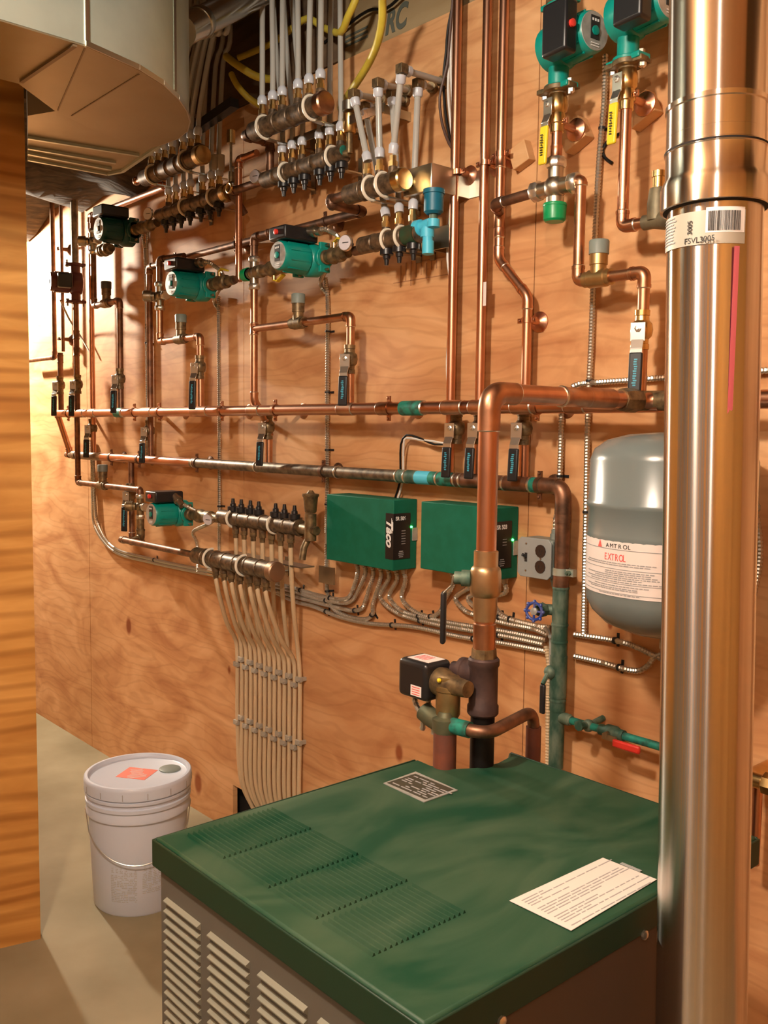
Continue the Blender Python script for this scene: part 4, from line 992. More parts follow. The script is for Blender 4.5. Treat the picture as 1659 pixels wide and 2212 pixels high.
# --- loop right of centre (548..757)
c1 = wp(549, 590, .10)
P = [V((c1.x, -.10, c1.z+.045)), V((c1.x, -.10, wp(549, 512, .10).z)), wp(600, 498, .055)]
P[2].z = P[1].z
pipe_run([P[0], P[1], V((P[1].x+.10, -.10, P[1].z)), V((P[1].x+.13, -.06, P[1].z)), V((wp(655, 480, .05).x, -.06, P[1].z))], .0108, M_COPD, 'copper pipe rising from the middle mixing valve and turning behind the black terminal box', fr=.02, solder=False)
zlow = wp(548, 714, .10).z
P = [V((c1.x, -.10, c1.z-.03)), V((c1.x, -.10, zlow)), V((c1.x, -.10, zlow-.03)), V((c1.x, -DH, zlow-.10)), V((c1.x, -DH, zl))]
pipe_run([V((c1.x, -.10, c1.z-.03)), V((c1.x, -.10, zlow)), V((c1.x, -.10, zu+.03)), V((c1.x, -DH, zu-.05)), V((c1.x, -DH, zl))], .0112, M_COPF, 'copper pipe falling from the middle mixing valve past the upper header', coup=((0, .97),), solder=True, fr=.02)
xv = wp(757, 775, .10).x; zh = wp(655, 696, .10).z
pipe_run([V((c1.x, -.10, zlow+.005)), V((xv, -.10, zlow+.005)), V((xv, -.10, zu))], .0112, M_COPF, 'copper pipe run with a grey capped valve leading to the upper header', fr=.022)
check_tee(V((wp(644, 695, .10).x, -.10, zlow+.005)), 'grey capped flow check valve on the pipe right of the middle mixing valve')
vdown(757, 776, .103, 'black handled ball valve at the end of the larger capped pipe loop', ang=.45, x=xv, L=.125)
vdown(548, 922, DH+.004, 'black handled ball valve between the headers, below the middle mixing valve', ang=.3, x=c1.x)
mixvalve(c1, 'tarnished mixing valve with a green knob between the two teal pumps', knob_dir=V((-1, 0, 0)), arms=(X_, Z_, -Z_), s=.85)
# --- pump 1 (large teal)
pz = wp(665, 545, .10)
pc = wp(700, 548, .12)
a1 = wp(602, 557, .27)
def hpump(face_px, dface, dline, label, can, cable=None, s=1.0, tilt=0, **k):
    """motor axis square to the wall, face towards the room"""
    f = wp(face_px[0], face_px[1], dface); L = (dface-dline-.022*s)
    a = V((tilt, -1, 0)).normalized(); p = f - a*(dface-dline)
    return pump(p, a, Z_, label, can=can, s=s, length=L/s, span=.056, bl=L+.022, **k), p
cb = wp(640, 507, .17)
t, pp = hpump((600, 551), .222, .11, 'teal circulator pump beside the round thermometer, larger one in the middle', M_TEAL, cable=None, s=.98)
q0 = pp+Z_*.070+X_*.035+OUT*.035
single('cable_connector', MB().lathe(q0-X_*.01, V((1, .25, -.1)), [(0, .013), (.022, .013), (.023, .016), (.034, .016), (.035, .011), (.05, .011)], 12), M_SILD, 'grey cable connector on the terminal box of the larger teal pump', 'connector')
bx([q0+V((.03, .01, 0)), q0+V((.06, .02, -.004)), q0+V((.085, .04, -.04)), V((wp(703, 600, .014).x, -.03, pp.z-.04)), V((wp(704, 600, .014).x, -.014, pp.z-.075))], 'short armoured whip from the larger teal pump')
zz1 = pp.z
def hchain(x0, x1, z, d, label, name='isolation_valve', lever_=None, col=M_BRD, r=.0155):
    t = T(name, label, 'valve', V((x0, -d, z))); L = x1-x0
    pr = [(0, r*1.25), (L*.12, r*1.25), (L*.14, r), (L*.28, r*1.1), (L*.34, r*1.45), (L*.42, r*1.5), (L*.52, r*1.15), (L*.6, r*1.35), (L*.72, r*1.35), (L*.74, r*.95), (L, r*.9)]
    build('body', MB().lathe(V((x0, -d, z)), X_, pr, 18), col, t)
    if lever_:
        c = V((x0+L*.42, -d, z)); up = lever_
        h = build('stem', MB().cyl(c, c+up*.036, .007), M_BRASS, t)
        e = c+up*.036; k = V((lever_[0]*0+.9, -.2, .25*(1 if up.z > 0 else -1)*-1)).normalized()
        g = build('handle', MB().box(e+k*.012+up*.004, .034, .013, .003, (k+up*.5).normalized(), OUT, (k+up*.5).normalized().cross(OUT)).box(e+k*.050+up*.012, .050, .014, .005, k, OUT, k.cross(OUT)), M_YEL, t, bevel=.001)
    return t
hchain(pp.x+.058, pp.x+.165, zz1, .11, 'bronze isolation valve with a yellow lever between the larger teal pump and thermometer', lever_=Z_)
hchain(c1.x+.03, pp.x-.055, zz1, .11, 'short bronze valve with a drooping yellow lever before the larger teal pump', lever_=-Z_)
zr2 = pp.z+.010
# gauge + pipe to manifold
xg = wp(762, 523, .12).x
pipe_run([V((pp.x+.19, -.11, zz1)), V((wp(782, 519, .11).x, -.11, zz1))], .0125, M_COPD, 'brown copper pipe behind the thermometer of the upper right manifold', solder=False)
gauge(V((xg, -.145, zz1+.016)), V((.25, -.95, .0)).normalized(), .021, 'round pale thermometer right of the larger teal pump')
# --- pump 2
t2, p2 = hpump((370, 612), .215, .11, 'teal circulator pump second in the row, left of the middle mixing valve', M_TEAL, s=1.0)
q0 = p2+Z_*.070+X_*.032+OUT*.035
single('cable_connector', MB().lathe(q0-X_*.01, V((1, .2, -.1)), [(0, .013), (.022, .013), (.023, .016), (.034, .016), (.035, .011), (.05, .011)], 12), M_SILD, 'grey cable connector on the smaller looking teal pump', 'connector')
bx([q0+V((.03, .01, 0)), q0+V((.06, .02, -.008)), q0+V((.085, .05, -.05)), V((wp(472, 640, .014).x, -.03, p2.z-.03)), V((wp(472, 640, .014).x, -.014, p2.z-.06))], 'short armoured whip from the second teal pump')
hchain(p2.x+.058, p2.x+.20, p2.z, .11, 'bronze isolation valve with a yellow lever right of the second teal pump', lever_=Z_)
xq = wp(516, 590, .11).x
pipe_run([V((p2.x+.21, -.11, p2.z)), V((xq-.02, -.11, p2.z))], .012, M_COPD, 'brown pipe joining the second pump to the bronze valves', solder=False)
# copper riser 516
pipe_run([V((wp(516, 580, .08).x, -.08, p2.z)), V((wp(516, 580, .08).x, -.08, wp(516, 345, .08).z)), V((wp(516, 580, .08).x+.10, -.08, wp(516, 345, .08).z))], .0108, M_COP, 'bright copper riser between the middle pumps and the middle manifold', fr=.02)
c2 = wp(345, 640, .10)
mixvalve(c2, 'tarnished mixing valve left of the second teal pump', knob_dir=V((-.6, -.8, 0)), arms=(X_, Z_, -Z_, -X_), s=.85, knob=M_SILD)
zf = wp(345, 560, .10).z
pipe_run([V((c2.x, -.10, c2.z+.04)), V((c2.x, -.10, zf)), V((c2.x+.12, -.07, zf))], .0108, M_COPD, 'copper stub rising from the left mixing valve', fr=.02, solder=False)
zt3 = wp(346, 738, .10).z; xv2 = wp(433, 777, .10).x
pipe_run([V((c2.x, -.10, c2.z-.03)), V((c2.x, -.10, zt3)), V((xv2, -.10, zt3)), V((xv2, -.10, zu))], .0112, M_COPF, 'copper loop from the left mixing valve down to the upper header', fr=.022)
check_tee(V((wp(391, 735, .10).x, -.10, zt3)), 'grey capped flow check valve below the second teal pump')
vdown(433, 793, .103, 'black handled ball valve below the second teal pump', ang=.4, x=xv2, L=.14)
# feed pipes to supply manifolds
zf1 = wp(718, 465, .05).z
pipe_run([V((wp(322, 560, .05).x, -.05, zl)), V((wp(322, 560, .05).x, -.05, wp(322, 577, .05).z)), V((wp(716, 465, .05).x, -.05, wp(322, 577, .05).z))], .0108, M_COPD, 'long brown copper feed climbing from the lower header and running level above the teal pumps', fr=.02)
FZ = wp(322, 577, .05).z; FX = wp(716, 465, .05).x
for u in (380, 510, 700):
    x = hx(u, FZ, .05); hanger(V((x, -.05, FZ)), .0108, 'small copper hanger on the long brown feed pipe above the teal pumps', axis=X_, group='hangers on the brown feed pipe', m=M_COPD)
vdown(322, 930, DH+.004, 'dark ball valve between the headers under the long brown feed', ang=.4)
# --- right supply manifold pair
s0, s1 = wp(752, 420, .16), wp(862, 391, .16); s1.z = s0.z = (s0.z+s1.z)/2
FX2 = hx(712, s0.z, .16)
pipe_run([V((FX-.02, -.05, FZ)), V((FX2, -.05, FZ)), V((FX2, -.16, FZ)), V((FX2, -.16, s0.z)), V((s0.x+.01, -.16, s0.z))], .0125, M_COPD, 'copper elbow joining the brown feed to the small supply manifold', fr=.018, solder=False)
def us(a, b, uv, d):    # parameter along a level barrel for image columns
    return [hx(u, a.z, d)-a.x for u in uv]
manifold(s0, s1, .0245, us(s0, s1, (789, 814, 842), .16), Z_, 'short supply manifold with three outlets and a large brass end cap', clips=us(s0, s1, (797, 824), .16), cap_end=1)
r0, r1 = wp(782, 517, .11), wp(908, 506, .11); r0.z = zr2; r1.z = zr2
mf = manifold(r0, r1, .022, us(r0, r1, (829, 857, 886), .11), Z_, 'short return manifold with three black caps and a green stained end', caps=us(r0, r1, (831, 858, 888), .11), clips=us(r0, r1, (834, 863), .11), clip_dir=1)
zz1 = zr2; xe = hx(880, zz1, .11)
build('green_end', MB().cyl(V((xe-.012, -.11, zz1)), V((xe+.03, -.11, zz1)), .0245), mat('dark green stain', (.02, .09, .045), .3, .5, c2=(.05, .06, .03), scale=30), mf)
# galvanised bracket by the supply manifold
zb0, zb1 = wp(880, 418, .16).z, wp(880, 368, .16).z
a_ = wp(872, 395, .13); b_ = wp(932, 395, .13); c_ = V((b_.x+.0, 0, 0))
zc0 = (zb0+zb1)/2
m = MB().box(V(((a_.x+b_.x)/2, -.13, s0.z+.0)), b_.x-a_.x, .003, .062).box(V((b_.x, -.065, s0.z)), .003, .132, .062).box(V((b_.x+.02, -.0015, s0.z)), .04, .003, .062)
for sz in (-1, 1): m.box(V(((a_.x+b_.x)/2, -.124, s0.z+sz*.030)), b_.x-a_.x, .012, .002)
single('manifold_bracket', m, M_STRUT, 'shiny bent zinc bracket right of the short supply manifold', 'bracket', bevel=.001)
m = MB().box(V((wp(945, 500, .05).x, -.05, zz1-.004)), .10, .003, .055).box(V((wp(965, 500, .0).x-.0, -.025, zz1-.004)), .003, .05, .055)
single('manifold_bracket', m, M_STRUT, 'flat zinc bracket behind the light blue fitting', 'bracket', bevel=.001)
# blue vent
vc_ = wp(937, 436, .11); ztop = wp(937, 409, .11).z; zbot = wp(937, 463, .11).z
t = T('air_vent', 'deep blue round air vent above the light blue fitting', 'air vent', V((vc_.x, vc_.y, zbot)))
build('canister', MB().lathe(V((vc_.x, vc_.y, zbot)), Z_, [(0, .017), (.006, .0235), (ztop-zbot-.012, .0235), (ztop-zbot-.011, .026), (ztop-zbot-.001, .026), (ztop-zbot, .022)], 24), M_DBLU, t)
build('nipple', MB().cyl(V((vc_.x, vc_.y, zbot-.018)), V((vc_.x, vc_.y, zbot+.002)), .010), M_VERD, t)
t = T('blue_fitting', 'light blue painted tee and elbows at the end of the short return manifold', 'pipe fitting', V((vc_.x, vc_.y, zbot-.09)))
q1 = V((vc_.x, vc_.y, zbot-.012)); q2 = V((vc_.x-.002, vc_.y, zz1+.018)); q3 = V((r1.x-.01, -.11, zz1+.012)); q4 = V((vc_.x-.012, vc_.y-.005, zz1-.055))
build('elbow', MB().sweep(fillet([q1, q2, q3], .02), .0135, 16).cyl(q1-Z_*.018, q1, .0155).lathe(q3, X_, [(-.004, .020), (.012, .020), (.014, .014)], 16), M_LBLU, t)
build('branch', MB().cyl(q2.lerp(q3, .35), q4, .0125).lathe(q4, Z_, [(0, .0145), (.03, .0145)], 14).lathe(q2.lerp(q3, .35)+Z_*-.03, Z_, [(0, .017), (.02, .017)], 14), M_LBLU, t)
# elbowed tubes of the right pair
def T3(p, label, collars=(0, -1)):
    return tubing(p, .0080, M_PEX, label, collars=(), group='short elbowed tubes by the small manifold', smooth=False)
def elb(lo, hi, wall, label, r=.0078):
    """upright tube from an outlet, bronze elbow, then a tube running back into the wall"""
    base = lo
    t = T('elbowed_tube', label, 'tube', lo.copy(), 'elbowed tubes above the small manifold pair')
    build('upright', MB().cyl(lo, hi, r, n=14), M_PEX, t)
    d = (hi-lo).normalized()
    build('collar', MB().lathe(lo, d, [(0, r*1.5), (.018, r*1.6), (.024, r*1.1)], 14), M_COLL, t)
    build('collar', MB().lathe(hi-d*.022, d, [(0, r*1.2), (.004, r*1.6), (.02, r*1.6)], 14), M_COLL, t)
    k = hi+d*.010; w = (wall-k).normalized()
    build('elbow', MB().sweep([hi, k+d*.002, k+w*.014], r*1.25, 12).box(k, .022, .022, .022), M_BRD, t, bevel=.003)
    build('collar', MB().lathe(k+w*.013, w, [(0, r*1.65), (.016, r*1.65), (.02, r*1.1)], 14), M_COLL, t)
    build('cross_tube', MB().cyl(k+w*.015, wall, r, n=14), M_PEX, t)
    build('wall_grommet', MB().lathe(wall-w*.02, w, [(0, r*1.7), (.022, r*1.9)], 12), M_BRD, t)
zo = s0.z+.068
Ox = lambda u: hx(u, s0.z, .16)
def W(u, v_): return wp(u, v_, .004)
elb(V((Ox(789)-.0, -.16, zo)), wp(766, 212, .17), W(829, 214), 'clear elbowed tube leaning left from the first outlet of the small supply manifold')
elb(V((Ox(814), -.16, zo)), wp(817, 190, .17), W(884, 196), 'clear elbowed tube standing straight up from the middle outlet of the small supply manifold')
elb(V((Ox(842), -.16, zo)), wp(867, 160, .18), W(962, 178), 'clear elbowed tube leaning right, tallest, from the third outlet of the small supply manifold')
zr_ = zz1+.060
Rx = lambda u: hx(u, zz1, .11)
elb(V((Rx(829), -.11, zr_)), wp(789, 238, .09), W(822, 232), 'dim elbowed tube behind, rising from the first outlet of the small return manifold')
elb(V((Rx(857), -.11, zr_)), wp(847, 212, .09), W(876, 219), 'dim elbowed tube behind, rising from the middle outlet of the small return manifold')
elb(V((Rx(886), -.11, zr_)), wp(903, 190, .10), W(936, 190), 'clear elbowed tube with a dark cap rising behind the zinc bracket')

# ================================================================== middle manifold pair
m0, m1 = wp(548, 277, .17), wp(694, 234, .17); zc1 = (m0.z+m1.z)/2; m0.z = m1.z = zc1
cols = (566, 588, 608, 641, 664, 688)
manifold(m0, m1, .0265, us(m0, m1, cols, .17), Z_, 'upper middle manifold with six clear tubes rising from it', clips=us(m0, m1, (572, 671), .17), cap_end=1, endm=M_COPF)
n0, n1 = wp(572, 384, .10), wp(742, 338, .10); zc2 = (n0.z+n1.z)/2; n0.z = n1.z = zc2
cols2 = (608, 629, 650, 686, 708, 731)
mf = manifold(n0, n1, .0235, us(n0, n1, cols2, .10), Z_, 'lower middle manifold with six black caps hanging under it', caps=us(n0, n1, (612, 633, 656, 688, 711, 734), .10), clips=us(n0, n1, (617, 716), .10))
build('teal_tag', MB().lathe(V((n1.x-.002, -.10, zc2+.008)), X_, [(0, .014), (.004, .013)], 14), M_TEALP, mf)
gauge(wp(551, 381, .12), V((.3, -.95, 0)).normalized(), .020, 'round glassy thermometer at the far end of the lower middle manifold')
pipe_run([V((n0.x+.01, -.10, zc2)), V((hx(500, zc2, .10), -.10, zc2)), V((hx(500, zc2, .10), -.05, zc2-.06))], .012, M_COPD, 'brown pipe entering the lower middle manifold', solder=False, fr=.02)
pipe_run([V((m0.x+.01, -.17, zc1)), V((hx(528, zc1, .17), -.17, zc1)), V((hx(528, zc1, .17), -.08, zc1)), V((hx(528, zc1, .17), -.08, zc1-.09))], .0125, M_COPD, 'brown elbow entering the upper middle manifold', solder=False, fr=.02)
t_up = [568, 588, 612, 643, 674, 696]
zo = zc1+.066
for i, u in enumerate(cols):
    x = hx(u, zc1, .17); top = wp(t_up[i], -25, .16)
    tubing([V((x, -.17, zo)), V((x, -.17, zo+.10)), V((x*.4+top.x*.6, -.165, zo+.25)), top, top+Z_*.20], .0078, M_PEX, f'{ORD[i]} of six clear tubes rising from the upper middle manifold, counted from its far end', collars=(0,), group='tubes of the upper middle manifold')
top2 = [590, 612, 630, 690, 716, 735]
for i, u in enumerate(cols2):
    x = hx(u, zc2, .10); top = wp(top2[i], -25, .09)
    tubing([V((x, -.10, zc2+.062)), V((x, -.10, zc2+.15)), V((x*.4+top.x*.6, -.095, zc2+.35)), top, top+Z_*.20], .0074, M_PEX, f'{ORD[i]} of six dimmer tubes rising from the lower middle manifold behind the others', collars=(0,), group='tubes of the lower middle manifold')
vv = wp(755, 265, .09)
t = T('air_vent', 'brass cylinder air vent between the middle and right manifolds', 'air vent', V((vv.x, vv.y, wp(755, 290, .09).z)))
build('canister', MB().lathe(V((vv.x, vv.y, wp(755, 288, .09).z)), Z_, [(0, .015), (.004, .018), (.048, .018), (.050, .012)], 18), M_BRASS, t)
build('cap', MB().lathe(V((vv.x, vv.y, wp(752, 243, .09).z)), Z_, [(0, .012), (.002, .020), (.026, .020), (.03, .008)], 16), M_STRUT, t)
build('neck', MB().cyl(V((vv.x, vv.y, zc2)), V((vv.x, vv.y, wp(755, 288, .09).z)), .009).cyl(V((vv.x, vv.y, zc2)), V((n1.x-.01, -.10, zc2)), .010), M_BRD, t)
single('manifold_bracket', MB().box(V(((m0.x+m1.x)/2+.12, -.10, zc1-.033)), (m1.x-m0.x)+.10, .004, .022).box(V((m1.x+.16, -.05, zc1-.033)), .004, .10, .022), M_STRUT, 'dark strut bracket under the upper middle manifold', 'bracket')

# ================================================================== far manifold pair (in the duct's shade)
k0, k1 = wp(312, 384, .17), wp(432, 338, .17); zk = (k0.z+k1.z)/2; k0.z = k1.z = zk
colsk = (332, 346, 360, 376, 399, 415, 430)
manifold(k0, k1, .0265, us(k0, k1, colsk, .17), Z_, 'far supply manifold with a round brass end cap, shaded by the duct', clips=us(k0, k1, (337, 407), .17), cap_end=1, endm=M_BRASS)
l0, l1 = wp(345, 468, .10), wp(487, 417, .10); zm = (l0.z+l1.z)/2; l0.z = l1.z = zm
colsl = (368, 383, 400, 414, 440, 459, 475)
mf = manifold(l0, l1, .0235, us(l0, l1, colsl, .10), Z_, 'far return manifold with a row of seven black caps, shaded by the duct', caps=us(l0, l1, (362, 378, 394, 413, 436, 455, 474), .10), clips=us(l0, l1, (404, 464), .10), cap_end=1)
hz_ = V((wp(495, 426, .13).x, -.13, zm-.0))
build('brass_ring', MB().arc(hz_, X_, Z_, .014, 0, 2*pi, .004, 8, 24), M_BRASS, mf)
gauge(wp(320, 462, .12), V((.3, -.95, 0)).normalized(), .022, 'dark thermometer at the far end of the row of black caps')
for i, u in enumerate(colsk):
    x = hx(u, zk, .17); top = wp(u+62, 60, .25)
    tubing([V((x, -.17, zk+.066)), V((x+.02, -.17, zk+.16)), V((x*.5+top.x*.5, -.20, zk+.32)), top, top+Z_*.25], .0076, M_PEX, f'{ORD[i]} of seven shaded tubes rising from the far supply manifold, counted from its far end', collars=(0,), group='tubes of the far supply manifold')
for i, u in enumerate(colsl):
    x = hx(u, zm, .10); top = wp(u+22, 90, .10)
    tubing([V((x, -.10, zm+.062)), V((x, -.10, zm+.16)), V((x*.6+top.x*.4, -.10, zm+.4)), top, top+Z_*.15], .0076, M_PEX, f'{ORD[i]} of seven shaded tubes rising from the far return manifold, counted from its far end', collars=(0,), group='tubes of the far return manifold')
for k, u in enumerate((465, 478)):
    a_ = wp(u, 368, .11); single('pipe_sleeve', MB().cyl(a_, wp(u, 335, .11), .011), M_TALON, ('left' if k == 0 else 'right')+' of two grey sleeves round the shaded tubes', 'sleeve')
bt = wp(470, 245, .11)
single('hanger_strap', MB().box(wp(462, 253, .12), .24, .03, .028, V((1, 0, .12)).normalized(), Y_, V((-.12, 0, 1)).normalized()), M_BLK, 'dark strap bundling the shaded tubes beside the duct', 'strap')
va_ = wp(500, 300, .12); t = T('air_vent', 'narrow brass air vent on a thin rod beside the shaded tubes', 'air vent', wp(501, 402, .12))
build('canister', MB().cyl(wp(499, 310, .12), wp(499, 282, .12), .013), M_BRASS, t); build('rod', MB().cyl(V((wp(499, 310, .12).x, -.12, zm+.02)), wp(499, 310, .12), .004).cyl(V((wp(499, 310, .12).x, -.12, zm+.02)), V((wp(499, 310, .12).x, -.12, zm+.05)), .009), M_BRD, t)

# ================================================================== far pumps and risers
t3, p3 = hpump((213, 494), .215, .11, 'dark teal circulator pump nearest the duct at the far end', M_TEALD, s=1.05, knob=None)
hchain(p3.x+.058, wp(345, 470, .10).x, p3.z, .11, 'bronze isolation valve right of the dark teal pump')
g = hchain(p3.x-.02, p3.x+.07, p3.z-.075, .20, 'small brass lever valve below the dark teal pump')
c3 = wp(201, 522, .10)
mixvalve(c3, 'silver mixing valve left of the dark teal pump', knob_dir=V((-.5, -.85, 0)), arms=(X_, Z_, -Z_), s=.85, knob=M_SILD)
pipe_run([V((c3.x, -.10, c3.z+.04)), V((c3.x, -.10, wp(200, 468, .10).z)), V((c3.x+.14, -.07, wp(200, 468, .10).z))], .0108, M_COPD, 'brown stub above the silver mixing valve', fr=.02, solder=False)
z3_ = wp(207, 660, .10).z; xv3 = wp(260, 800, .10).x
pipe_run([V((c3.x, -.10, c3.z-.03)), V((c3.x, -.10, z3_)), V((xv3, -.10, z3_)), V((xv3, -.10, zu))], .0112, M_COPD, 'brown loop below the silver mixing valve with a dark capped valve', fr=.022)
check_tee(V((wp(230, 658, .10).x, -.10, z3_)), 'dark capped flow check valve on the brown loop', capm=mat('dark grey cap', (.07, .075, .07), rough=.5))
vdown(260, 818, .103, 'dark ball valve with a black handle on the brown loop', x=xv3, L=.13)
zf3 = wp(316, 420, .05).z
xa = wp(198, 700, .05).x
pipe_run([V((xa, -.05, zl)), V((xa, -.05, zf3+.0)), V((k0.x-.06, -.05, zf3)), V((k0.x-.06, -.17, zf3)), V((k0.x-.06, -.17, zk)), V((k0.x+.01, -.17, zk))], .0108, M_COP, 'copper feed climbing the far wall and running to the shaded supply manifold', fr=.02)
vdown(199, 925, DH+.006, 'dark ball valve between the headers under the far copper feed')
for k, (u, lb_) in enumerate(((308, 'left'), (316, 'right'))):
    bx([wp(u+6 if k else u, 480, .014), wp(u+2, 520, .014), wp(314+4*k, 560, .014), wp(316+4*k, 700, .014), wp(318+4*k, 860, .014), wp(319+4*k, 1000, .014)], f'{lb_} of two thin armoured cables dropping below the shaded caps', straps=(.5,), r=.0055)
# vertical dark pump at the far end
pv = wp(163, 612, .11)
pump(pv, V((-.25, -.97, 0)).normalized(), V((1, -.2, 0)).normalized()*1.0, 'maroon and grey circulator pump on the farthest riser', can=M_MARN, s=.95, knob=None, length=.080, bw=.06, bl=.055, span=.072)
pipe_run([V((pv.x, -.11, pv.z+.07)), V((pv.x, -.11, wp(158, 478, .11).z+.25))], .0145, M_GREY, 'grey riser above the maroon pump', solder=False)
xf = pv.x
pipe_run([V((xf, -.11, pv.z-.07)), V((xf, -.11, zu))], .0115, M_COPD, 'brown riser under the maroon pump', coup=((0, .3), (0, .45)), solder=False)
vdown(168, 830, .108, 'dark ball valve on the riser under the maroon pump', x=xf, L=.13)
wire([pv+V((-.03, -.05, -.07)), wp(150, 690, .07), wp(170, 720, .03), wp(196, 765, .02)], .004, M_GREY, 'grey cord hanging from the maroon pump', cat='cord')
xh = wp(131, 830, .10).x
pipe_run([V((xh, -.10, wp(130, 762, .10).z)), V((xh, -.10, zu))], .0115, M_COPD, 'short brown riser at the very end of the upper header', coup=((0, .1),), solder=False)
vdown(131, 832, .103, 'dark ball valve on the end riser, closest to the partition', x=xh, L=.13)
pipe_run(route([(112, 420, .05), (118, 772, .05), (60, 772, .05)]), .010, M_COPD, 'thin brown pipe at the far end turning behind the partition', fr=.02, solder=False)
pipe_run(route([(131, 430, .05), (133, 760, .05)]), .0075, M_COPD, 'thinnest brown pipe standing beside the farthest riser', solder=False)
for u, v_ in ((121, 537), (124, 732)):
    hanger(wp(u+6, v_, .05), .0075, 'tiny copper hanger on the thin pipes at the far end', group='hangers at the far end', m=M_COPD)
# header hangers
for u in (148, 291, 345, 480, 595, 840, 1160): hanger(V((hx(u, zu, HU), -HU, zu)), .0160, 'copper hanger round the upper header', axis=X_, group='hangers on the upper header', m=M_COPF)
for u in (240, 300, 425, 700, 1170): hanger(V((hx(u, zl, HL), -HL, zl)), .0165, 'hanger round the tarnished lower header', axis=X_, group='hangers on the lower header', m=M_COPD)
# ================================================================== upright pumps at the top right
AX = wp(1203, 285, .10); zt6 = wp(1198, 25, .10).z; zb6 = wp(1204, 183, .10).z; zc6 = (zt6+zb6)/2; s6 = (zt6-zb6)/.156
t, _p = pump(V((AX.x, -.10, zc6)), V((1, -.12, 0)).normalized(), OUT, 'upright teal circulator pump with a black terminal box, left of the two at the top', s=1.02, length=.074, kside=1, bw=.100, bl=.068), 0
x7 = wp(1352, 250, .10).x; zb7 = wp(1352, 128, .10).z
pump(V((x7, -.10, zb7+.080)), V((1, -.12, 0)).normalized(), OUT, 'upright teal circulator pump beside the flue, right of the two at the top', s=1.02, length=.074, bw=.100, bl=.068)
def drop(x, ztop, zpipe, label, lv, pipe_label, valve_label):
    t = T('ball_valve', valve_label, 'valve', V((x, -.10, ztop-.10)))
    build('companion_flange', MB().lathe(V((x, -.10, ztop-.006)), -Z_, [(0, .030), (.010, .030), (.012, .018), (.02, .016)], 20).box(V((x, -.10, ztop-.011)), .086, .036, .010), M_BRD, t, bevel=.001)
    for j in (-1, 1): build('bolt', MB().lathe(V((x+j*.034, -.10, ztop-.016)), -Z_, [(0, .0075), (.008, .0075), (.010, .004)], 6), M_SIL, t)
    build('body', MB().lathe(V((x, -.10, ztop-.02)), -Z_, [(0, .017), (.008, .020), (.024, .0215), (.036, .020), (.040, .0165), (.046, .018), (.060, .018), (.062, .015), (.078, .0145)], 20), M_BRASS, t)
    c = V((x, -.10, ztop-.046)); o = V((-.05, -1, 0)).normalized()
    build('stem', MB().cyl(c+o*.01, c+o*.03, .007), M_BRASS, t)
    lever(t, c, o, -Z_, .125, M_YEL, off=.030, w=.020)
    g = MB(); side = o.cross(-Z_).normalized()
    g0 = c+o*.047-Z_*.066
    random.seed(int(x*-1000))
    for k in range(9): g.box(g0-Z_*(.005*k), .0004, random.uniform(.004, .009), .0022, o, side, Z_)
    build('grip_print', g, M_INK, t)
drop(AX.x, zb6-.0, 0, '', 0, '', 'brass ball valve with a yellow handle under the left upright pump')
drop(x7, zb7-.0, 0, '', 0, '', 'brass ball valve with a yellow handle under the right upright pump')
# left upright line
zm6 = wp(1198, 405, .10).z; CM = V((AX.x, -.10, zm6))
pipe_run([V((AX.x, -.10, zb6-.095)), V((AX.x, -.10, zm6+.06))], .0112, M_COP, 'short copper pipe between the left yellow handled valve and the nickel mixing valve', coup=((0, .86),), solder=False)
for x, v0, v1, u, lb_ in ((AX.x, 256, 322, 1240, 'left'), (x7, 200, 270, 1385, 'right')):
    z1 = wp(u, v0, .03).z; z0 = wp(u, v1, .03).z; xc = wp(u, v0, .02).x+.004
    hz2 = (z1-z0)*.40; zm_ = (z0+z1)/2
    k = MB().box(V((xc, -.017, zm_)), .060, .034, hz2*2, V((.90, 0, .44)), Y_, V((-.44, 0, .90)))
    single('wood_block', k, M_WOOD, f'angled wood block behind the copper pipe of the {lb_} upright pump', 'block', bevel=.002)
    hanger(V((x, -.10, (z0+z1)/2+.005)), .0112, f'copper hanger on the wood block under the {lb_} upright pump', block=True)
mixvalve(CM, 'nickel mixing valve with a green bottom knob below the left upright pump', arms=(X_, -X_, Z_), s=1.05, body=M_NIK, knob_dir=-Z_)
pipe_run([V((JX0, -DH, zm6-.012)), V((JX0+.035, -.10, zm6-.006)), V((AX.x-.05, -.10, zm6))], .0112, M_COPD, 'dark copper branch from the jogged riser to the nickel mixing valve', fr=.02)
build_tee = T('pipe_tee', 'copper tee on the jogged riser where the branch leaves', 'pipe fitting', V((JX0, -DH, zm6-.05)))
build('body', MB().lathe(V((JX0, -DH, zm6-.045)), Z_, [(0, .0135), (.003, .0128), (.06, .0128), (.063, .0135)], 18), M_COPF, build_tee)
zl6 = wp(1250, 607, .10).z; xd6 = wp(1254, 420, .10).x; xe6 = wp(1392, 600, .10).x
tt = pipe_run([V((AX.x+.05, -.10, zm6)), V((xd6, -.10, zm6)), V((xd6, -.10, zl6)), V((xe6, -.10, zl6)), V((xe6, -.10, zu+.0))], .0116, M_COPF, 'copper loop from the nickel mixing valve round to the blue lettered valve', fr=.024)
check_tee(V((wp(1292, 600, .10).x, -.10, zl6)), 'grey capped brass flow check valve below the upright pumps', r=.0125, hgt=.048, body=mat('warm brass', (.50, .34, .15), .9, .38, c2=(.40, .26, .11), scale=26))
vdown(1398, 712, .103, 'black handled ball valve closest to the flue', x=xe6, L=.13, body=M_BRASS, ang=.35)
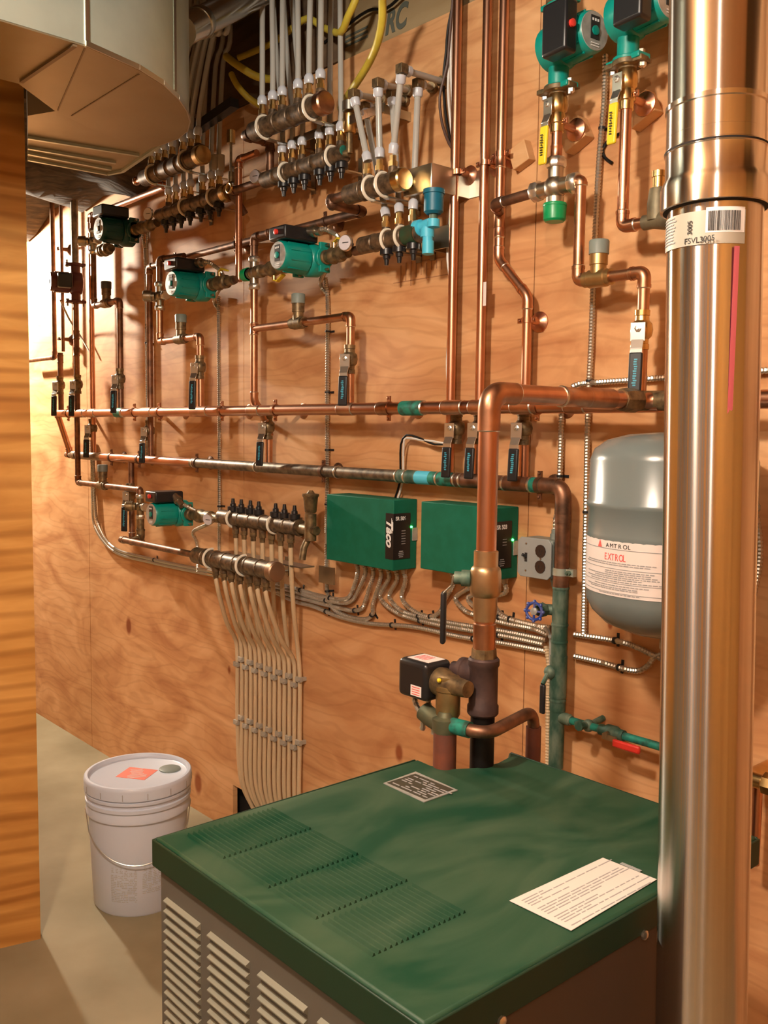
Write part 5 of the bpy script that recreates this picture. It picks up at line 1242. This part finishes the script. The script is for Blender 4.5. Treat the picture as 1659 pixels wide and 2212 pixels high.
for x, zt__, lb_ in ((AX.x, zt6+.008, 'left'), (x7, zb7+.168, 'right')):
    t = T('copper_pipe', f'copper riser with a bronze flange leaving the top of the {lb_} upright pump', 'pipe', V((x, -.10, zt__)))
    build('tube', MB().cyl(V((x, -.10, zt__+.01)), V((x, -.10, 2.64)), .0112), M_COP, t)
    build('companion_flange', MB().lathe(V((x, -.10, zt__)), Z_, [(0, .030), (.010, .030), (.012, .018), (.03, .016)], 20), M_BRD, t)
# right upright line
zr7 = wp(1345, 490, .10).z
pipe_run([V((x7, -.10, zb7-.095)), V((x7, -.10, zr7)), V((x7+.14, -.10, zr7))], .0114, M_COP, 'copper pipe under the right upright pump turning behind the flue', fr=.024)
zq = zr7; xq7 = wp(1420, 480, .10).x
t = T('bronze_tee', 'rough bronze tee with a capped top half hidden behind the flue', 'pipe fitting', V((xq7, -.10, zq-.03)))
build('body', MB().lathe(V((x7+.05, -.10, zq)), X_, [(0, .0145), (.02, .0145), (.05, .021), (.12, .021)], 18).lathe(V((xq7, -.10, zq)), Z_, [(0, .02), (.03, .021), (.055, .018), (.06, .0165)], 16), mat('rough bronze', (.22, .19, .12), .6, .55, c2=(.14, .12, .08), scale=35, bump=.3), t)
build('top_plug', MB().lathe(V((xq7, -.10, zq+.058)), Z_, [(0, .012), (.022, .012), (.023, .014), (.034, .014)], 12), M_BRASS, t)
pipe_run([V((x7+.15, -.10, zq)), V((x7+.20, -.10, zq)), V((x7+.20, -.002, zq))], .0114, M_COPD, 'short copper pipe from the bronze tee into the wall behind the flue', fr=.02)
sp_ = [wp(*p) for p in ((1342, 288, .006), (1318, 300, .006), (1302, 322, .006), (1306, 340, .006), (1322, 352, .006))]
wire(sp_, .0035, M_IRON, 'short black hook of wire on the plywood below the right upright pump', name='wire_hook')

# ================================================================== lower left group
u0, u1 = wp(478, 1119, .10), wp(648, 1137, .10); zq1 = (u0.z+u1.z)/2; u0.z = u1.z = zq1
caps_ = (503, 521, 541, 559, 596, 615, 637)
outs_ = (509, 527, 547, 567, 587, 607, 629)
manifold(u0, u1, .0235, us(u0, u1, outs_, .10), -Z_, 'lower return manifold with seven black caps standing on top', caps=us(u0, u1, caps_, .10), cdir=Z_, clips=us(u0, u1, (505, 594), .10), nut=M_BRD)
v0, v1 = wp(424, 1204, .16), wp(590, 1229, .16); zq2 = (v0.z+v1.z)/2; v0.z = v1.z = zq2
outs2 = (465, 483, 499, 518, 539, 556, 574)
manifold(v0, v1, .0265, us(v0, v1, outs2, .16), -Z_, 'lowest manifold feeding the ivory tubes fanning down the wall', clips=us(v0, v1, (456, 528), .16), cap_end=1, nut=M_BRD, endm=mat('dull copper cap', (.35, .22, .14), .9, .45))
single('manifold_bracket', MB().box(V(((v0.x+v1.x)/2+.06, -.08, zq2+.012)), v1.x-v0.x, .05, .004).box(V((v1.x+.10, -.04, zq2-.01)), .07, .006, .05), M_STRUT, 'grey strut bracket behind the lowest manifold', 'bracket')
# tubes converge on the clamp rows
zr1a, zr1b = wp(510, 1440, .02).z, wp(650, 1462, .02).z
X0, X1 = wp(513, 1440, .018).x, wp(648, 1465, .018).x
zrow1 = wp(580, 1452, .02).z; zrow2 = wp(580, 1583, .02).z
def slot(i): return X0+(X1-X0)*i/13
for k in range(7):
    i = 2*k; x = hx(outs2[k], zq2, .16); s_ = slot(i)
    tubing([V((x, -.16, zq2-.058)), V((x+.006, -.155, zq2-.10)), V((x*.45+s_*.55, -.085, (zq2+zrow1)/2-.04)), V((s_-.004, -.022, zrow1+.07)), V((s_, -.018, zrow1)), V((s_, -.018, zrow2)), V((s_+(.02 if k == 0 else .006), -.018, .22)), V((s_+.05*(1-k/7), .02, .10))],
           .0070, M_PEXI, f'{ORD[k]} of seven ivory tubes from the lowest manifold, counted from its far end', collars=(), group='ivory tubes of the lowest manifold')
for k in range(7):
    i = 2*k+1; x = hx(outs_[k], zq1, .10); s_ = slot(i)
    tubing([V((x, -.10, zq1-.052)), V((x, -.098, zq1-.12)), V((x*.6+s_*.4, -.07, zq1-.26)), V((s_-.002, -.024, zrow1+.10)), V((s_, -.018, zrow1)), V((s_, -.018, zrow2)), V((s_+.004, -.018, .22)), V((s_+.02, .02, .10))],
           .0070, M_PEXI, f'{ORD[k]} of seven ivory tubes from the capped lower manifold, counted from its far end', collars=(), group='ivory tubes of the capped lower manifold')
for row, (zr0, nm) in enumerate(((zrow1, 'upper'), (zrow2, 'lower'))):
    for i in range(14):
        x = slot(i); z = zr0+(.012 if i % 2 else -.010)
        c = MB().box(V((x, -.0225, z)), .025, .011, .016).box(V((x+.006, -.012, z)), .010, .024, .012).lathe(V((x+.009, -.027, z)), OUT, [(0, .004), (.004, .004)], 8)
        single('tube_clamp', c, M_TALON, f'grey plastic tube clamp in the {nm} row across the ivory tubes', 'clamp', group=f'{nm} row of tube clamps', bevel=.001)
av = wp(671, 1090, .11)
t = T('air_vent', 'dull brass air vent standing at the near end of the lower return manifold', 'air vent', V((av.x, -.11, zq1)))
build('canister', MB().lathe(V((av.x, -.11, wp(671, 1108, .11).z)), Z_, [(0, .014), (.004, .017), (.044, .021), (.048, .024), (.054, .024), (.056, .012), (.064, .006)], 20), M_BRD, t)
build('body', MB().cyl(V((u1.x-.01, -.10, zq1)), V((av.x, -.11, zq1)), .016).cyl(V((av.x, -.11, zq1-.03)), V((av.x, -.11, wp(671, 1110, .11).z)), .017).cyl(V((av.x, -.11, zq1)), V((av.x+.03, -.11, zq1)), .013), M_BRD, t)
build('drain_spout', MB().sweep([V((av.x-.01, -.11, zq1-.025)), V((av.x-.01, -.125, zq1-.05)), V((av.x-.012, -.13, zq1-.085))], .010, 12), M_BRD, t)
# pump 5
t5, p5 = hpump((327, 1111), .215, .11, 'teal circulator pump with a black terminal box, on its own below both headers', M_TEAL, s=.98)
q0 = p5+Z_*.066+X_*.035+OUT*.035
single('cable_connector', MB().lathe(q0-X_*.01, V((.8, .1, -.6)), [(0, .013), (.022, .013), (.023, .016), (.034, .016), (.035, .011), (.06, .011)], 12), M_SILD, 'grey cable connector on the lowest teal pump', 'connector')
bx([q0+V((.035, .01, -.03)), V((p5.x+.12, -.06, p5.z-.02)), V((wp(418, 1140, .05).x, -.05, p5.z-.07)), V((wp(426, 1160, .02).x, -.02, p5.z-.12)), V((wp(426, 1190, .014).x, -.014, p5.z-.22))], 'thin armoured lead curving down from the lowest teal pump')
hchain(p5.x+.058, wp(482, 1119, .10).x, p5.z, .11, 'bronze isolation valve joining the lowest teal pump to the lower return manifold')
gauge(wp(449, 1122, .135), V((.3, -.9, -.2)).normalized(), .020, 'small thermometer with a lilac tint beside the lowest teal pump')
c5 = wp(303, 1094, .10)
mixvalve(c5, 'bronze mixing valve left of the lowest teal pump', knob_dir=V((-.6, -.8, 0)), arms=(X_, Z_, -Z_), s=.8, body=M_BRD, knob=M_BRD)
zh5 = wp(250, 1052, .10).z; xs5 = wp(168, 1000, .10).x
pipe_run([V((xs5, -.10, zu)), V((xs5, -.10, zh5)), V((c5.x, -.10, zh5)), V((c5.x, -.10, c5.z+.03))], .0112, M_COPD, 'brown pipe dropping from the upper header across to the lowest pump group', fr=.022)
check_tee(V((wp(222, 1050, .10).x, -.10, zh5)), 'grey capped flow check valve left of the lowest pump group', capm=mat('dull grey cap', (.14, .16, .14), rough=.5))
xr5 = wp(284, 1060, .055).x; zw5 = wp(340, 1178, .06).z
pipe_run([V((xr5, -.055, zl)), V((xr5, -.055, zw5)), V((xr5+.09, -.055, zw5)), V((xr5+.12, -.16, zq2)), V((v0.x+.01, -.16, zq2))], .0112, M_COPD, 'brown pipe dropping from the lower header and feeding the lowest manifold', fr=.022)
vdown(284, 1068, .06, 'dark ball valve on the drop beside the lowest pump', x=xr5, L=.14, r=.0125)
pipe_run([V((c5.x, -.10, c5.z-.03)), V((c5.x, -.10, wp(305, 1165, .10).z)), V((c5.x+.05, -.16, zq2+.0))], .014, M_BRD, 'dark bronze pipe curving from the lowest mixing valve to the manifold pipe', solder=False, fr=.03)

# ================================================================== wires by the risers, yellow hose
sets = [((985, -20), (968, 60), (964, 110), (958, 170), (962, 240), (972, 300), (982, 335), (978, 400), (972, 470), (966, 520), (972, 580), (977, 640), (970, 720), (968, 800), (972, 862)),
        ((992, -20), (980, 60), (972, 120), (968, 190), (972, 250), (979, 310), (983, 338), (981, 400), (974, 480), (970, 530), (976, 600), (974, 680), (972, 760), (970, 862)),
        ((988, -20), (976, 50), (974, 130), (976, 200), (980, 260), (982, 300), (984, 340), (976, 420), (970, 500), (967, 560), (976, 630), (973, 700), (966, 780), (970, 862)),
        ((980, -20), (972, 70), (966, 140), (950, 210), (956, 270), (970, 310), (983, 342), (980, 440), (975, 520), (972, 600), (978, 660), (968, 740), (972, 820), (974, 862))]
for i, s_ in enumerate(sets):
    wire([wp(u, v_, .016+.005*i) for u, v_ in s_], .0036, (M_IRON, M_CABW, M_CABW, M_CABB)[i], ('black wire of the loose bundle beside the leftmost long riser', 'straighter white wire of the loose bundle beside the leftmost long riser', 'second white wire of the loose bundle, closest to the riser', 'brown wire bowing outward from the loose bundle')[i], group='loose wires by the risers')
for k, (off, m_, lb_) in enumerate(((0, M_IRON, 'black'), (6, M_CABW, 'pale'))):
    wire([wp(975, 958+off*.5, .03), wp(940, 960-off, .03), wp(905, 946+off*.6, .03), wp(878, 940+off, .03), wp(866+off, 960, .03), wp(865+off, 1000, .02), wp(864+off, 1040, .02), wp(852+off, 1080, .02)], .003, m_, f'{lb_} wire looping over to the top of the lettered green box')
Y = [(832, -40, .25), (826, 0, .22), (826, 40, .20), (817, 88, .18), (800, 130, .15), (775, 172, .12), (748, 212, .06), (735, 235, .03)]
tubing([wp(*p) for p in Y], .0095, M_YELT, 'yellow hose curving down beside the stamped rim board', collars=(), group='yellow hoses', name='yellow_hose')
tubing([wp(*p) for p in [(775, -30, .12), (768, 0, .12), (752, 35, .12), (735, 70, .10), (700, 60, .06), (664, 40, .05), (630, 62, .05), (593, 90, .05), (547, 112, .06), (515, 125, .08)]], .0095, M_YELT, 'yellow hose passing behind the clear tubes', collars=(), group='yellow hoses', name='yellow_hose')
tubing([wp(*p) for p in [(489, 122, .12), (505, 135, .12), (530, 152, .11), (556, 166, .08), (590, 172, .03)]], .0115, M_YELT, 'thick yellow hose stub slanting down beside the far tubes', collars=(), group='yellow hoses', name='yellow_hose')
tubing([wp(*p) for p in [(500, 160, .10), (512, 184, .10), (535, 210, .08), (562, 228, .04)]], .0095, M_YELT, 'lowest yellow hose stub behind the middle manifold', collars=(), group='yellow hoses', name='yellow_hose')
wire([wp(u, v_, .012) for u, v_ in ((700, 92), (740, 62), (780, 32), (805, 20), (835, 18), (870, -12))], .004, M_IRON, 'black cable crossing the stamped rim board', cat='cable')
# stamp lettering on the rim board
tx0 = wp(832, 62, -.004)
stp = T('lumber_stamp', 'grey stamped letters on the pale rim board above the plywood', 'stamp', V((wp(845, 50, 0).x, .008, wp(845, 76, -.01).z)))
text('RC', .085, V((wp(832, 70, -.01).x, .0085, wp(832, 76, -.01).z)), X_, Z_, mat('stamp ink', (.09, .10, .08), rough=.8), stp, sx=.75, bold=.003, shear=.25)
m = MB()
for k in range(3): m.box(V((wp(770, 60, -.01).x+.0, .0088, wp(770, 70+10*k, -.01).z)), .10, .001, .006)
build('stamp_bars', m, MATS['stamp ink'], stp)
m = MB(); random.seed(21)
for k in range(9):
    x = wp(866+11*k, 590, 0).x; zz_ = wp(866+11*k, 592-3*k, 0).z
    m.box(V((x, -.0006, zz_+random.uniform(-.01, .01))), .003, .0006, random.uniform(.02, .075))
for v0_, u0_, u1_ in ((565, 905, 960), (612, 850, 975)):
    a_ = wp(u0_, v0_, 0); b_ = wp(u1_, v0_, 0); m.box(V(((a_.x+b_.x)/2, -.0006, a_.z)), b_.x-a_.x, .0006, .0022)
single('plywood_stamp', m, mat('faint stamp', (.40, .19, .09), rough=.7), 'faint printed grade marks on the plywood under the light blue fitting', 'stamp')
# ================================================================== ducts, insulation
def poly_duct(name, px, z, top, m, label, cat='duct'):
    pts = [hp(u, v_, z) for u, v_ in px]
    t = T(name, label, cat, V((sum(p.x for p in pts)/len(pts), sum(p.y for p in pts)/len(pts), z)))
    return t, pts
pts = [hp(u, v_, 2.10) for u, v_ in ((28, 55), (185, 99), (300, 150), (352, 183), (385, 215), (402, 240), (409, 262), (404, 282), (385, 298), (340, 315))]
e1, e2 = pts[0], pts[1]; xs = (e1.x+e2.x)/2
near = V((pts[1].x+.015, -1.70, 2.10))
back = [V((-2.22, -.56, 2.10)), V((-2.17, -.72, 2.10)), V((-2.10, -.845, 2.10)), V((-1.99, -.965, 2.10)), V((-1.99, -1.70, 2.10))]
poly = [near]+pts[1:]+back
t = T('main_duct', 'large galvanised duct with a rounded corner hanging at the upper left', 'duct', V((-1.9, -1.0, 2.10)))
side = MB(); n = len(poly); k = 0
side.prism([p+Z_*.002 for p in poly], Z_*.60)
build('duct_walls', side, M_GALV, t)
cx_ = sum(p.x for p in poly)/n; cy_ = sum(p.y for p in poly)/n
lip = MB(); 
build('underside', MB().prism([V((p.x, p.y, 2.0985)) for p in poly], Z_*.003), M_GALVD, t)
for i in range(1, len(pts)-1):
    a_, b_ = poly[i], poly[i+1]; lip.box(a_.lerp(b_, .5)+Z_*.004, (b_-a_).length+.002, .006, .010, (b_-a_).normalized(), (b_-a_).normalized().cross(Z_), Z_)
build('seam_lip', lip, M_STRUT, t)
q1, q2 = hp(162, 97, 2.097), hp(46, 176, 2.097)
sm = MB().box(q1.lerp(q2, .5), (q2-q1).length, .008, .006, (q2-q1).normalized(), (q2-q1).normalized().cross(Z_), Z_)
for (a0, b0) in (((300, 160), (155, 250)), ((185, 101), (125, 238))):
    a_, b_ = hp(*a0, 2.0985), hp(*b0, 2.0985); sm.box(a_.lerp(b_, .5), (b_-a_).length, .003, .002, (b_-a_).normalized(), (b_-a_).normalized().cross(Z_), Z_)
build('crease', sm, mat('duct seam', (.20, .15, .09), .6, .5), t)
vs = MB()
for p in (hp(165, 96, 2.10), hp(188, 100, 2.10), hp(378, 207, 2.10)): vs.box(V((p.x, p.y, 2.40)), .006, .006, .58)
build('standing_seam', vs, M_STRUT, t)
# rear duct with flanges
pts = [hp(u, v_, 2.14) for u, v_ in ((60, 342), (232, 374), (264, 368), (345, 312), (330, 290), (120, 240), (60, 250))]
t = T('rear_duct', 'smaller rectangular duct with folded edges behind the rounded duct', 'duct', V((-2.5, -.62, 2.14)))
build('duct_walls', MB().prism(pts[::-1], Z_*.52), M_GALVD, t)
fl = MB()
for (a0, b0) in (((60, 330), (240, 364)), ((60, 318), (250, 350)), ((60, 296), (300, 334)), ((60, 343), (232, 375)), ((232, 375), (264, 369)), ((264, 369), (345, 313))):
    a_, b_ = hp(*a0, 2.138), hp(*b0, 2.138); fl.box(a_.lerp(b_, .5), (b_-a_).length, .010, .010, (b_-a_).normalized(), (b_-a_).normalized().cross(Z_), Z_)
build('folded_edge', fl, M_GALV, t)
# round vent pipe
a_, b_ = dp(432, 48, 2.35), dp(600, -35, 2.75)
t = T('round_vent_pipe', 'shiny round metal vent pipe running between duct and ceiling', 'vent pipe', a_)
dd = (b_-a_).normalized()
build('tube', MB().lathe(a_-dd*.10, dd, [(0, .036), ((b_-a_).length+.2, .036)], 40), M_STEEL, t)
build('end_band', MB().lathe(a_-dd*.012, dd, [(0, .0372), (.002, .0385), (.022, .0385), (.024, .0372)], 40), M_STRUT, t)
# insulation
m = MB(); random.seed(12)
pa, pb_ = V((-5.4, -.02, 2.36)), V((-3.15, -.02, 2.40))
NX, NY = 26, 10
for i in range(NX+1):
    for j in range(NY+1):
        x = -5.6+(2.65)*i/NX; y = -.01-.66*j/NY
        edge = sin(pi*min(1, i/NX*1.02))
        sag = .14+.10*sin(x*5.1)*.5+.05*sin(x*11+y*7)
        if x > -3.35: sag *= max(.1, (-2.95-x)/.4)
        m.v.append(V((x, y, 2.40-sag*.6+random.uniform(-.012, .012))))
for i in range(NX):
    for j in range(NY):
        k = i*(NY+1)+j; m.f.append((k, k+1, k+NY+2, k+NY+1))
n0 = len(m.v)
for i in range(NX+1):
    for j in range(NY+1): m.v.append(V((-5.6+2.65*i/NX, -.01-.66*j/NY, 2.43)))
for i in range(NX):
    for j in range(NY):
        k = n0+i*(NY+1)+j; m.f.append((k, k+NY+1, k+NY+2, k+1))
def rimf(seq):
    for a, b in zip(seq[:-1], seq[1:]): m.f.append((a, b, b+n0, a+n0))
rimf([j for j in range(NY+1)]); rimf([NX*(NY+1)+j for j in range(NY+1)]); rimf([i*(NY+1) for i in range(NX+1)]); rimf([i*(NY+1)+NY for i in range(NX+1)])
single('insulation_batt', m, M_INSUL, 'dark sagging insulation batt between ceiling and wall at the far end', 'insulation')
